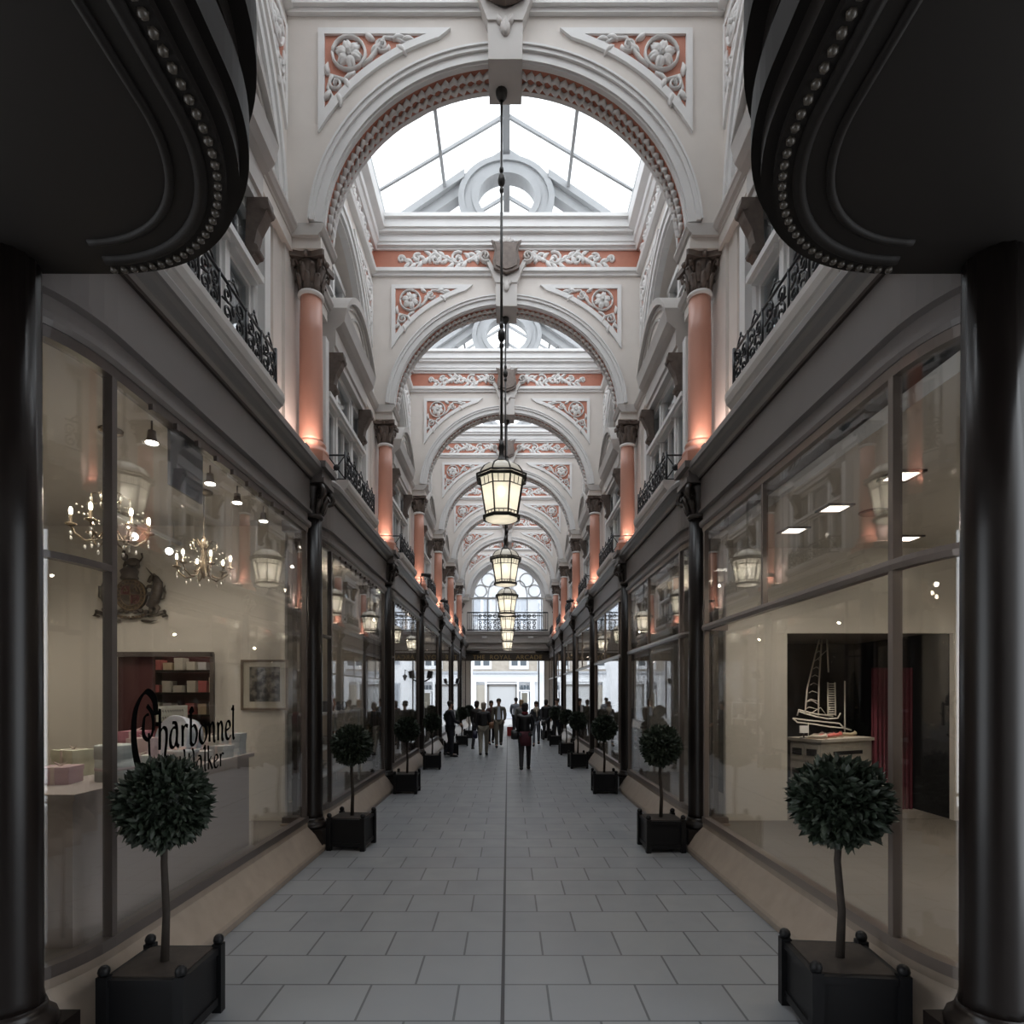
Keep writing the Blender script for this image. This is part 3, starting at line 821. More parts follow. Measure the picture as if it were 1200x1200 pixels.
# ================================================================== SHOP INTERIORS (structure)
for s, nm in ((-1, 'left'), (1, 'right')):
    S = Matrix.Diagonal((s, 1, 1, 1))
    for b in range(-1, 6):
        R = root('wall_%s_shop' % nm, (0, 0, 0))
        ya, yb = Y(b), Y(b+1)
        near = b == -1
        cz = 4.12 if s < 0 else 3.84
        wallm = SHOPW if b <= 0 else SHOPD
        m = MB(); m.M = S
        if near:
            ox0, ox1, oz = (3.72, 4.98, 2.49) if s < 0 else (3.58, 5.7, 2.76)
            m.box(2.80, ox0, yb-.10, yb-.02, .0, 4.6); m.box(ox1, 5.80, yb-.10, yb-.02, 0, 4.6); m.box(ox0, ox1, yb-.10, yb-.02, oz, 4.6)
            m.box(2.80, 5.80, ya-.02, ya+.06, 0, 4.6)
        else:
            m.box(2.95, 5.80, yb-.10, yb-.02, 0, 4.6)
        m.box(5.80, 5.95, ya, yb, 0, 4.6)
        m.build('party_wall', wallm, R)
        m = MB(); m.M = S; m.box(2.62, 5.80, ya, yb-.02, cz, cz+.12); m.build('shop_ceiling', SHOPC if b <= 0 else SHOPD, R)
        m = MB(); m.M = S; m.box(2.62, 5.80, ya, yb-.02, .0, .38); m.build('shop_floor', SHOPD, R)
        if b >= 0:
            m = MB(); m.M = S; m.box(3.95, 4.03, ya+.5 if b else ya+2.2, yb-.5, .38, 3.1); m.build('display_back', SHOPD, R)
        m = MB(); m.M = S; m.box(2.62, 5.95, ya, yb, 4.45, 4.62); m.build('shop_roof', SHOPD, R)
        if near:
            pw = 8 if s < 0 else 8.5
            for (x, y) in ((3.2, ya+1.2), (3.2, ya+2.9), (4.6, ya+2.2)):
                ld = bpy.data.lights.new('shop_ceiling_lamp', 'SPOT'); ld.spot_size = 2.9; ld.spot_blend = .5; ld.energy = pw*1.5; ld.color = (1, .90, .76); ld.shadow_soft_size = .02
                lo = bpy.data.objects.new('shop_ceiling_lamp', ld); COL.objects.link(lo); lo.location = (s*x, y, cz-.26)
        else:
            ld = bpy.data.lights.new('shop_ceiling_lamp', 'POINT'); ld.energy = 5 if b else 4; ld.color = (1, .86, .68); ld.shadow_soft_size = .02
            lo = bpy.data.objects.new('shop_ceiling_lamp', ld); COL.objects.link(lo); lo.location = (s*3.2, (ya+yb)/2, cz-.4)

# ================================================================== LEFT SHOP CONTENTS
CHR = mat('crystal_brass', (.30, .24, .17), .25, metal=.7)
CRYS = mat('crystal_drops', (.75, .72, .66), .05, spec=1, coat=1)
def make_chandelier():
    R = thing('chandelier', '', 'chandelier', (0, 0, 0), 0)
    zc = 3.36; D = 4.12
    m = MB(); m.lathe([(.09, D-.005), (.085, D-.03), (.02, D-.05)], 14); m.tube([(0, 0, D-.03), (0, 0, 3.62)], .007, 5)
    m.lathe([(.015, 3.64), (.04, 3.58), (.02, 3.50), (.035, 3.42), (.05, 3.34), (.03, 3.26), (.01, 3.20)], 12); m.build('stem', CHR, R)
    for k in range(6):
        a = k*PI/3+.2; ca, sa = cos(a), sin(a)
        m = MB(); m.tube([(r*ca, r*sa, z) for r, z in ((.03, 3.33), (.09, 3.22), (.17, 3.20), (.235, 3.25), (.26, 3.31))], .009, 5)
        m.tube([(r*ca, r*sa, z) for r, z in ((.02, 3.50), (.08, 3.60), (.13, 3.58), (.12, 3.50), (.09, 3.51))], .006, 5)
        m.lathe([(.01, 3.30), (.045, 3.315), (.04, 3.325), (.014, 3.33), (.013, 3.39)], 8, (.26*ca, .26*sa, 0)); A = m.build('arm', CHR, R)
        m = MB(); m.ell((.26*ca, .26*sa, 3.42), (.014, .014, .034), 6, 5); m.build('candle_bulb', mat('candle_bulb', (1, 1, 1), .5, emit=(1, .85, .62), estr=9), A)
        m = MB()
        for r, z in ((.26, 3.25), (.26, 3.21), (.17, 3.15), (.13, 3.54)): m.ell((r*ca, r*sa, z), (.011, .011, .02), 5, 4)
        for i in range(1, 6): m.ell(((.05+.04*i)*cos(a+.5), (.05+.04*i)*sin(a+.5), 3.40-.05*sin(i)), .008, 5, 4)
        m.build('crystal_drops', CRYS, A)
    return R
ch = make_chandelier(); ch.location = (-3.16, 6.2, 0); ch['label'] = 'small crystal candle chandelier hanging whole in the middle of the left shop window'
dup(ch, (-3.16, 4.75, 0), .4, 'crystal chandelier half cut by the left shop window post, nearest the camera')
def downlight(x, y, i):
    R = thing('ceiling_spotlight', 'small chrome ceiling spotlight, %s in the row along the left shop window' % ['first and nearest', 'second', 'third', 'fourth and farthest'][i], 'light', (x, y, 4.12), 0, 'ceiling spotlights in the left shop')
    m = MB(); m.tube([(0, 0, 0), (0, 0, -.09)], .008, 5); m.lathe([(.03, -.08), (.035, -.14), (.05, -.17)], 10); m.build('housing', FRAME_L, R)
    m = MB(); m.lathe([(.046, -.171), (.044, -.178)], 10); m.build('lamp_face', mat('spot_face', (1, 1, 1), .4, emit=(1, .92, .78), estr=5), R)
for i, y in enumerate((4.6, 5.5, 6.05, 6.7)):
    downlight(-2.74, y, i)
    ld = bpy.data.lights.new('ceiling_spot_beam', 'SPOT'); ld.energy = 14; ld.color = (1, .93, .84); ld.shadow_soft_size = .03; ld.spot_size = 1.0; ld.spot_blend = .6
    lo = bpy.data.objects.new('ceiling_spot_beam', ld); COL.objects.link(lo); lo.location = (-2.76, y, 3.92); lo.rotation_euler = Vector((-.12, -.05, -1)).to_track_quat('-Z', 'Y').to_euler()
# track with two heads
R = thing('track_light', 'white ceiling track with angled spot heads above the coat of arms', 'light', (-4.1, 6.9, 0))
WPL = mat('white_plastic', (.6, .6, .58), .4)
m = MB(); m.box(-.02, .02, -.75, .55, 3.86, 3.90); m.build('track', WPL, R)
m = MB(); [m.tube([(0, y, 3.88), (0, y, 4.12)], .006, 5) for y in (-.6, .4)]; m.build('hanger', WPL, R)
for y in (-.35, .32):
    m = MB(); m.tube([(0, y, 3.87), (0, y, 3.80), (.03, y, 3.76)], .012, 6); m.tube([(.0, y+.05, 3.79), (.05, y-.10, 3.71)], [.035, .042], 10); H = m.build('spot_head', WPL, R)
    m = MB(); m.tube([(.051, y-.102, 3.708), (.054, y-.110, 3.704)], .04, 10); m.build('lamp_face', mat('spot_hot', (1, 1, 1), .4, emit=(1, .93, .82), estr=9), H)
# coat of arms on the party wall
HER = mat('aged_bronze_relief', (.11, .092, .075), .4, metal=.45, noise=.35, nscale=18)
HRED = mat('aged_red_enamel', (.12, .03, .03), .4)
HGOLD = mat('aged_gold_line', (.20, .145, .09), .5, metal=.3)
R = thing('coat_of_arms', 'dark carved royal coat of arms with lion and unicorn mounted on the cream shop wall', 'emblem', (-4.73, 7.50, -.39)); R.scale = (1.12, 1, 1.12)
zc = 3.24
m = MB(); rg = [(.17*cos(2*PI*i/28), zc+.18*sin(2*PI*i/28)) for i in range(28)]
m.prism(rg, -.05, 0); m.build('garter_disc', HER, R)
m = MB(); m.relief([(.165*cos(2*PI*i/28), zc+.175*sin(2*PI*i/28)) for i in range(29)], .012, .015, lambda u, v, n: (u, -.05-n, v)); m.relief([(.12*cos(2*PI*i/28), zc+.13*sin(2*PI*i/28)) for i in range(29)], .008, .012, lambda u, v, n: (u, -.05-n, v))
for i in range(22):
    a = 2*PI*i/22; m.box(.142*cos(a)-.008, .142*cos(a)+.008, -.062, -.05, zc+.152*sin(a)-.011, zc+.152*sin(a)+.011)
m.box(-.004, .004, -.068, -.05, zc-.12, zc+.12); m.box(-.11, .11, -.068, -.05, zc-.004, zc+.004)
for q in range(3):
    for j in range(2): m.tube([(.03+j*.0, -.064, zc-.03-.026*q), (.08, -.064, zc-.026-.026*q)], .007, 5)
m.tube([(-.07, -.064, zc+.03), (-.05, -.064, zc+.08), (-.03, -.064, zc+.04)], .012, 5); m.tube([(.03, -.064, zc+.04), (.06, -.064, zc+.09), (.09, -.064, zc+.03)], .010, 5)
m.build('quarter_charges', HGOLD, R)
m = MB(); m.box(-.105, -.006, -.058, -.05, zc+.006, zc+.1); m.box(.006, .1, -.058, -.05, zc-.1, zc-.006); m.build('red_quarters', HRED, R)
m = MB()                                               # crown and standing lion crest
m.lathe([(.09, 0), (.10, .02), (.085, .05), (.10, .10), (.06, .14), (.02, .16)], 12, (-.02, -.03, zc+.17))
m.ell((.02, -.04, zc+.37), (.085, .035, .05), 10, 6); m.ell((-.07, -.04, zc+.43), (.04, .035, .045), 8, 6)
m.tube([(-.05, -.04, zc+.38), (-.075, -.04, zc+.33), (-.07, -.04, zc+.30)], [.022, .018, .016], 6); m.tube([(.07, -.04, zc+.36), (.09, -.04, zc+.32), (.08, -.04, zc+.30)], [.025, .018, .014], 6)
m.tube([(.1, -.04, zc+.38), (.13, -.04, zc+.42), (.12, -.04, zc+.47)], [.012, .010, .014], 6)
m.ell((-.08, -.04, zc+.485), (.022, .02, .022), 6, 4); m.build('crown_and_lion_crest', HER, R)
m = MB()                                               # unicorn on the right
m.tube([(.22, -.04, zc-.14), (.27, -.045, zc-.06), (.30, -.045, zc+.05), (.31, -.045, zc+.14), (.27, -.045, zc+.20)], [.055, .06, .062, .05, .035], 8)
m.tube([(.28, -.045, zc+.21), (.235, -.045, zc+.19), (.20, -.045, zc+.14)], [.04, .03, .018], 8)
m.tube([(.25, -.045, zc+.22), (.17, -.045, zc+.31)], [.010, .003], 6)
m.tube([(.28, -.045, zc+.08), (.20, -.045, zc+.10), (.17, -.045, zc+.07)], [.028, .018, .012], 6); m.tube([(.27, -.045, zc+.02), (.19, -.045, zc+.01), (.17, -.045, zc-.03)], [.026, .017, .012], 6)
m.tube([(.25, -.045, zc-.1), (.31, -.045, zc-.15), (.28, -.045, zc-.21), (.32, -.045, zc-.23)], [.045, .03, .02, .014], 6)
m.tube([(.24, -.045, zc-.12), (.22, -.045, zc-.19), (.24, -.045, zc-.22)], [.04, .02, .014], 6)
m.tube([(.30, -.04, zc-.06), (.37, -.04, zc-.04), (.39, -.04, zc+.03), (.37, -.04, zc+.07), (.39, -.04, zc+.11)], [.012, .012, .012, .016, .004], 6)
m.tube([(.30, -.05, zc+.2), (.34, -.05, zc+.12), (.345, -.05, zc+.04)], [.02, .025, .01], 6)
m.build('unicorn', HER, R)
m = MB()                                               # lion on the left
m.tube([(-.22, -.04, zc-.14), (-.27, -.045, zc-.05), (-.28, -.045, zc+.07), (-.26, -.045, zc+.14)], [.055, .06, .06, .05], 8)
m.ell((-.25, -.05, zc+.18), (.06, .04, .065), 8, 6); m.tube([(-.25, -.045, zc+.07), (-.18, -.045, zc+.09)], [.028, .018], 6); m.tube([(-.25, -.045, zc), (-.18, -.045, zc-.02)], [.028, .018], 6)
m.tube([(-.25, -.045, zc-.12), (-.30, -.045, zc-.17), (-.27, -.045, zc-.22)], [.045, .03, .016], 6); m.tube([(-.29, -.04, zc-.08), (-.36, -.04, zc-.02), (-.35, -.04, zc+.1)], [.012, .012, .02], 6)
m.build('lion', HER, R)
m = MB()                                               # motto ribbon and foliage
for e in (-1, 1):
    m.tube([(0, -.04, zc-.27), (e*.10, -.045, zc-.255), (e*.18, -.045, zc-.215), (e*.21, -.045, zc-.24)], [.03, .032, .03, .02], 6, .5)
    m.tube([(e*.2, -.04, zc-.24), (e*.29, -.04, zc-.225), (e*.38, -.045, zc-.19), (e*.41, -.045, zc-.235), (e*.36, -.045, zc-.245)], [.03, .034, .045, .03, .02], 6, .6)
    m.tube([(e*.12, -.04, zc-.29), (e*.22, -.04, zc-.30), (e*.30, -.04, zc-.285)], [.012, .014, .004], 6)
    for i in range(4): m.ell((e*(.05+.06*i), -.04, zc-.19+.01*(i % 2)), (.035, .03, .025), 6, 4)
m.build('motto_ribbon', HER, R)
m = MB()
for i in range(9):
    x = -.16+.04*i; m.box(x-.009, x+.009, -.082, -.06, zc-.27+.9*x*x, zc-.245+.9*x*x)
m.build('motto_letters', HGOLD, R)
# framed picture
def picture(x, z, w, h, y, lab, name='framed_picture'):
    R = thing(name, lab, 'picture', (x, y, z))
    m = MB(); f = .03
    m.box(-w/2, w/2, -.03, 0, h/2-f, h/2); m.box(-w/2, w/2, -.03, 0, -h/2, -h/2+f); m.box(-w/2, -w/2+f, -.03, 0, -h/2+f, h/2-f); m.box(w/2-f, w/2, -.03, 0, -h/2+f, h/2-f)
    m.build('frame', mat('picture_frame_wood', (.16, .12, .09), .4), R)
    m = MB(); m.box(-w/2+f, w/2-f, -.012, -.004, -h/2+f, h/2-f); m.build('mount', mat('picture_mount', (.48, .44, .36), .7), R)
    pm = bpy.data.materials.new('old_print'); pm.use_nodes = True; n_ = pm.node_tree
    nz = n_.nodes.new('ShaderNodeTexNoise'); nz.inputs['Scale'].default_value = 14; nz.inputs['Detail'].default_value = 8
    tc = n_.nodes.new('ShaderNodeTexCoord'); cr = n_.nodes.new('ShaderNodeValToRGB'); cr.color_ramp.elements[0].position = .42; cr.color_ramp.elements[1].position = .62
    cr.color_ramp.elements[0].color = (.02, .02, .018, 1); cr.color_ramp.elements[1].color = (.22, .2, .17, 1)
    n_.links.new(tc.outputs['Object'], nz.inputs['Vector']); n_.links.new(nz.outputs['Fac'], cr.inputs['Fac']); n_.links.new(cr.outputs['Color'], n_.nodes['Principled BSDF'].inputs['Base Color'])
    m = MB(); m.box(-w*.32, w*.32, -.016, -.012, -h*.33, h*.36); m.build('print', pm, R)
picture(-3.05, 2.10, .60, .64, 7.50, 'wood framed dark street print hanging on the cream party wall of the left shop')
# banner panel just inside the glass
m = MB(); m.box(-2.56, -2.54, 4.50, 4.98, 3.59, 4.10); tag(m.build('banner', mat('charcoal_panel', (.10, .098, .105), .6)), 'plain charcoal panel hanging inside the top of the left shop window', 'sign')

# lettering painted on the left glass:  Charbonnel / et Walker
def stroke(mb, pts, w0, w1=None):
    """flat pen stroke in (u, v); broad nib at 35 degrees"""
    out = []
    P = [Vector((p[0], p[1])) for p in pts]
    # smooth with catmull-rom
    S = []
    for i in range(len(P)-1):
        a = P[max(i-1, 0)]; b = P[i]; c = P[i+1]; d = P[min(i+2, len(P)-1)]
        for t in (0, .2, .4, .6, .8):
            S.append(.5*((2*b)+(c-a)*t+(2*a-5*b+4*c-d)*t*t+(3*b-a-3*c+d)*t*t*t))
    S.append(P[-1])
    n = len(S); nib = Vector((cos(.6), sin(.6))); L = []; Rr = []
    for i, p in enumerate(S):
        t = (S[min(i+1, n-1)]-S[max(i-1, 0)]).normalized(); nn = Vector((-t.y, t.x))
        w = w0*(.28+.72*abs(nn.dot(nib)))
        L.append((p.x+nn.x*w/2, p.y+nn.y*w/2)); Rr.append((p.x-nn.x*w/2, p.y-nn.y*w/2))
    mb.strip(L, Rr, 2.470, 2.4735, 'x')
GL = {
 'h': ([[(.05, 1.9), (.12, 1.7), (.1, 0)], [(.1, .8), (.35, 1.05), (.58, .9), (.6, .4), (.5, -.3), (.62, -.45)]], .8),
 'a': ([[(.6, 1.0), (.25, .95), (.08, .5), (.15, .08), (.4, .05), (.58, .4)], [(.25, 1.25), (.5, 1.2), (.6, .8), (.58, .2), (.75, .02)]], .9),
 'r': ([[(.05, 1.0), (.15, .9), (.15, 0)], [(.15, .75), (.35, 1.05), (.58, 1.0)]], .68),
 'b': ([[(.0, 1.7), (.2, 1.95), (.35, 1.7)], [(.16, 1.9), (.15, 0.05)], [(.15, .85), (.45, 1.0), (.68, .6), (.55, .1), (.3, -.02), (.12, .15)]], .85),
 'o': ([[(.4, 1.02), (.1, .7), (.12, .2), (.4, -.02), (.68, .3), (.66, .8), (.4, 1.02)]], .85),
 'n': ([[(.05, 1.0), (.15, .85), (.15, 0)], [(.15, .75), (.4, 1.05), (.58, .8), (.58, .1), (.72, -.02)]], .85),
 'e': ([[(.12, .5), (.55, .68), (.5, 1.0), (.25, 1.0), (.1, .55), (.2, .08), (.45, 0), (.65, .2)]], .78),
 'l': ([[(-.05, 1.7), (.08, 1.85), (.2, 1.65)], [(.15, 2.0), (.15, .15), (.32, 0)]], .45),
 't': ([[(.18, 1.4), (.15, .2), (.35, 0), (.5, .1)], [(-.02, 1.0), (.42, 1.05)]], .6),
 'k': ([[(.1, 1.9), (.12, 0)], [(.12, .6), (.45, 1.0)], [(.25, .7), (.6, -.02)]], .72),
 'W': ([[(.0, 1.9), (.12, 1.7), (.15, .4), (.4, 0), (.6, .4), (.6, 1.6)], [(.6, .4), (.85, 0), (1.1, .5), (1.1, 1.5), (.95, 1.9)]], 1.35),
}
def write(mb, txt, y0, z0, sx, sz, w, g=1):
    u = 0
    for c in txt:
        if c == ' ': u += .5; continue
        st, adv = GL[c]
        for p in st: stroke(mb, [((y0+g*(u+q[0])*sx), z0+q[1]*sz) for q in p], w)
        u += adv
    return u
m = MB(True)
ya = 4.02-YC(-1)
C1 = [(.34, .55), (.30, .9), (.12, 1.05), (-.08, .7), (-.12, .1), (-.02, -.5), (.18, -.72), (.36, -.55)]
stroke(m, [(ya+p[0]*.54, 1.66+p[1]*.33) for p in C1], .062)
C2 = [(.16, .80), (.28, .62), (.30, .30), (.20, .10), (.08, .22), (.10, .55), (.2, .62)]
stroke(m, [(ya+p[0]*.50, 1.64+p[1]*.34) for p in C2], .034)
stroke(m, [(ya+.10, 1.72), (ya+.11, 1.56), (ya+.14, 1.48)], .022)
write(m, 'harbonnel', ya+.21, 1.59, .172, .150, .034)
write(m, 'et', ya+.38, 1.39, .12, .09, .018)
write(m, 'Walker', ya+.54, 1.36, .135, .105, .020)
LT = m.build('painted_lettering', mat('black_lettering', (.004, .004, .004), .9, spec=.0), sfA)
LT['label'] = 'black old-style lettering reading Charbonnel et Walker'

# display table and goods behind the left glass
R = thing('display_plinth', 'low pale display plinth standing behind the left shop glass', 'display stand', (-3.15, 5.0, .38))
m = MB(); m.box(-.42, .42, -1.25, 1.30, 0, .94); m.box(-.46, .46, -1.29, 1.34, .94, .98); m.build('body', mat('plinth_cloth', (.33, .29, .27), .8), R)
ZT = 1.36
def hatbox(x, y, z, r, h, col, rx, lab, nm='hat_box', mt=None):
    R = thing(nm, lab, 'box', (x, y, z)); R.rotation_euler = rx
    m1 = mt or mat('box_'+nm+str(col), col, .6)
    m = MB(); m.lathe([(r*.97, 0), (r*.97, h*.66)], 28); m.build('body', m1, R)
    m = MB(); m.lathe([(r, h*.62), (r, h*.98), (r*.97, h)], 28); m.build('lid', m1, R)
    m = MB(); m.lathe([(r*.985, h*.30), (r*.985, h*.38)], 28); m.build('ribbon', mat('box_ribbon', (.5, .42, .42), .5), R)
hatbox(-2.90, 5.40, ZT+.21, .20, .17, (.44, .46, .50), (1.35, 0, -.35), 'large pale grey round hat box standing on edge behind the lettering', 'hat_box')
hatbox(-2.86, 4.35, ZT, .13, .26, (.42, .44, .42), (0, 0, 0), 'pale green drum box under the big letter C', 'drum_box')
hatbox(-3.05, 5.75, ZT, .10, .30, (.55, .38, .40), (0, 0, 0), 'tall pink tube box right of the large hat box', 'tube_box')
def gift(x, y, z, w, d, h, col, rz, lab):
    R = thing('gift_box', lab, 'box', (x, y, z), rz)
    m1 = mat('gift_'+str(col), col, .5)
    m = MB(); m.box(-w/2, w/2, -d/2, d/2, 0, h*.7); m.build('body', m1, R)
    m = MB(); m.box(-w/2-.005, w/2+.005, -d/2-.005, d/2+.005, h*.7, h); m.build('lid', m1, R)
    m = MB(); m.box(-.012, .012, -d/2-.007, d/2+.007, .0, h+.003); m.tube([(0, 0, h), (-.04, 0, h+.03), (0, 0, h+.01), (.04, 0, h+.03), (0, 0, h)], .006, 5); m.build('bow', mat('gift_bow', (.6, .5, .45), .4), R)
gift(-3.15, 4.2, ZT, .2, .2, .12, (.50, .36, .38), .2, 'dusty pink gift box at the left end of the window display')
gift(-3.35, 4.6, ZT, .22, .18, .20, (.55, .55, .42), -.3, 'cream gift box behind the green drum box')
gift(-2.85, 4.75, ZT, .16, .14, .10, (.62, .60, .40), .3, 'small yellow cream gift box before the letters')
gift(-2.88, 5.62, ZT, .15, .15, .09, (.45, .44, .42), .1, 'flat silver gift box beside the pink tube')
gift(-3.25, 6.05, ZT, .18, .2, .16, (.50, .52, .52), .1, 'pale grey gift box at the right end of the display')
gift(-3.3, 5.3, ZT, .2, .2, .30, (.40, .16, .2), .1, 'rose red gift box behind the large hat box')
gift(-2.80, 5.85, ZT, .14, .16, .12, (.46, .47, .46), -.2, 'small silver grey gift box at the front of the display, before the tube box')
gift(-3.02, 6.02, ZT, .16, .16, .20, (.52, .50, .42), .25, 'tall cream gift box near the right end of the display')
gift(-2.82, 6.15, ZT, .18, .18, .22, (.40, .42, .42), .05, 'large grey gift box at the front right corner of the display')
gift(-2.80, 4.55, ZT, .12, .12, .16, (.60, .58, .50), .5, 'small ivory gift box between drum box and hat box')
gift(-3.05, 5.0, ZT, .18, .16, .26, (.55, .42, .42), -.1, 'blush pink gift box between the drum box and the hat box')
R = thing('price_card', 'cream lettered card propped up above the hat boxes', 'sign', (-3.12, 5.55, ZT))
m = MB(); m.box(-.012, .012, -.24, .24, .38, .52); m.box(-.008, .008, -.02, .02, 0, .38); m.build('card', mat('cream_card', (.42, .40, .32), .7), R)
m = MB()
for i in range(2):
    for j in range(9): m.tube([(.014, -.19+.04*j, .47-.06*i), (.014, -.175+.04*j, .485-.06*i), (.014, -.165+.04*j, .46-.06*i)], .003, 4)
m.build('card_lettering', FRAME, R)
# glass bowls with wrapped sweets
R = thing('glass_dish', 'cut glass dish of wrapped sweets at the foot of the window display', 'dish', (-2.83, 5.2, ZT))
m = MB(); m.lathe([(.05, 0), (.06, .01), (.02, .04), (.03, .06), (.13, .12), (.14, .15), (.13, .15), (.02, .075)], 16); m.build('bowl', mat('cut_glass', (.6, .6, .6), .1, spec=1), R)
m = MB()
for i in range(26):
    a = rnd.random()*6.28; q = .1*rnd.random()**.5
    m.ell((q*cos(a), q*sin(a), .14+.03*rnd.random()), (.018, .012, .010), 5, 4)
m.build('sweets', mat('foil_sweets', (.6, .45, .40), .3, metal=.5), R)
# room seen through the opening: red back wall, shelves with goods
R = root('wall_left_alcove', (0, 0, 0))
m = MB(); m.box(-5.75, -3.3, 9.7, 9.78, .38, 4.1); m.box(-5.0, -4.55, 7.62, 7.68, .38, 3.2); m.build('red_wall', DARKRED, R)
m = MB(); m.box(-3.30, -3.22, 7.6, 9.7, .38, 4.1); m.build('side_wall', SHOPD, R)
m = MB(); m.box(-5.0, -3.70, 7.47, 7.52, 2.46, 2.52); m.box(-3.74, -3.69, 7.47, 7.52, .38, 2.5); m.box(-5.01, -4.96, 7.47, 7.52, .38, 2.5); m.build('opening_trim', FRAME, R)
R = thing('shelf_unit', 'dark shelf unit of chocolate boxes seen through the opening of the left shop', 'shelf', (-4.92, 9.45, .38))
m = MB(); m.box(-.75, -.70, -.2, .2, 0, 2.4); m.box(.95, 1.0, -.2, .2, 0, 2.4); m.build('side_panel', BLACKW, R)
for z in (.9, 1.25, 1.60, 1.95): m = MB(); m.box(-.70, .95, -.2, .2, z, z+.03); m.build('shelf', BLACKW, R)
gi = 0
for iz, z in enumerate((.93, 1.28, 1.63, 1.98)):
    for j in range(9):
        x = -.6+.18*j+rnd.uniform(-.02, .02); h = rnd.uniform(.08, .24); c = rnd.choice([(.5, .5, .45), (.4, .12, .12), (.45, .47, .5), (.3, .28, .26), (.5, .42, .3)])
        mm = MB(); mm.box(-.065, .065, -.09, .09, 0, h)
        mm.box(-.068, .068, -.093, .093, h*.7, h+.004)
        o = mm.build('chocolate_box', mat('choc_'+str(c), c, .5)); o.location = (-4.92+x, 9.40, .38+z)
        tag(o, 'chocolate box on the %s shelf behind the left shop opening, %s from the left' % (['lowest', 'second', 'third', 'top'][iz], ORDN[j]), 'box', 'chocolate boxes on the back shelves')
ld = bpy.data.lights.new('alcove_fill_light', 'POINT'); ld.energy = 7.; ld.color = (1, .85, .7); ld.shadow_soft_size = .06
lo = bpy.data.objects.new('alcove_fill_light', ld); COL.objects.link(lo); lo.location = (-4.5, 8.7, 3.2)

# ================================================================== RIGHT SHOP CONTENTS
EM = mat('ceiling_panel_glow', (1, 1, 1), .5, emit=(1, .93, .8), estr=2.2)
def ceil_panel(x, y, i, rnd_=False):
    R = thing('ceiling_light', 'recessed %s ceiling light of the right shop, %s' % ('square', ['nearest the camera', 'second of the row by the glass', 'third and farthest by the glass', 'alone at the back'][i]), 'light', (x, y, 3.84), 0, 'recessed ceiling lights in the right shop')
    m = MB(); w = .13
    m.box(-w, w, -w, -w+.03, -.02, 0); m.box(-w, w, w-.03, w, -.02, 0); m.box(-w, -w+.03, -w, w, -.02, 0); m.box(w-.03, w, -w, w, -.02, 0); m.build('frame', FRAME_L, R)
    m = MB(); m.box(-w+.03, w-.03, -w+.03, w-.03, -.012, 0); m.build('lamp_face', EM, R)
for i, (x, y) in enumerate(((3.35, 4.98), (3.27, 5.85), (3.25, 6.65), (4.76, 7.0))): ceil_panel(x, y, i)
R = thing('ceiling_speaker', 'round flush grille in the right shop ceiling', 'speaker', (3.75, 6.0, 3.84)); m = MB(); m.lathe([(.13, -.012), (.14, -.006), (.14, 0)], 24); m.build('rim', FRAME, R); m = MB(); m.lathe([(.12, -.013), (.12, -.02)], 24); m.build('grille', mat('grille_grey', (.25, .23, .2), .6), R)
# alcove
R = root('wall_right_alcove', (0, 0, 0))
m = MB(); m.box(3.2, 5.75, 10.0, 10.08, .38, 3.8); m.box(4.25, 5.75, 9.70, 9.76, .38, 3.8); m.box(5.72, 5.78, 7.62, 9.7, .38, 3.2); m.box(3.50, 3.56, 7.6, 10.0, .38, 3.8); m.build('black_backing', BLACK, R)
m = MB(); m.box(3.60, 4.15, 9.5, 9.56, .38, 2.2); m.build('maroon_panel', MAROON, R)
m = MB(); m.box(3.60, 5.7, 7.60, 9.6, 2.80, 2.86); m.build('alcove_lid', SHOPD, R)
ld = bpy.data.lights.new('alcove_fill_light', 'SPOT'); ld.energy = 26; ld.color = (1, .9, .78); ld.shadow_soft_size = .05; ld.spot_size = 1.3; ld.spot_blend = .6  # added light with no fixture, brightens the chest and shoes
lo = bpy.data.objects.new('alcove_fill_light', ld); COL.objects.link(lo); lo.location = (4.4, 7.75, 2.7); lo.rotation_euler = Vector((0.05, .5, -1)).to_track_quat('-Z', 'Y').to_euler()
# chest of drawers
CHM = mat('limed_wood', (.40, .37, .32), .55, noise=.1, nscale=10)
R = thing('chest_of_drawers', 'off-white chest of drawers topped with shoes behind the right shop glass', 'chest', (4.58, 8.30, .38), .42)
m = MB(); m.box(-.52, .52, -.24, .24, .06, .96); m.build('body', CHM, R)
m = MB(); m.box(-.56, .56, -.28, .28, .96, 1.0); m.build('top', CHM, R)
for yy in (-.115, .115):
    for z in (.14, .42, .70):
        m = MB(); m.box(-.54, -.52, yy-.105, yy+.105, z, z+.22); D = m.build('drawer', CHM, R)
        m = MB(); m.box(-.546, -.538, yy-.075, yy+.075, z+.07, z+.16); D2 = m.build('drawer_slot', BLACK, D)
m = MB(); m.box(-.46, .46, -.256, -.24, .12, .88); m.build('front_panel', CHM, R)
m = MB(); m.box(-.30, .28, -.262, -.254, .78, .83); m.build('front_slot', BLACK, R)
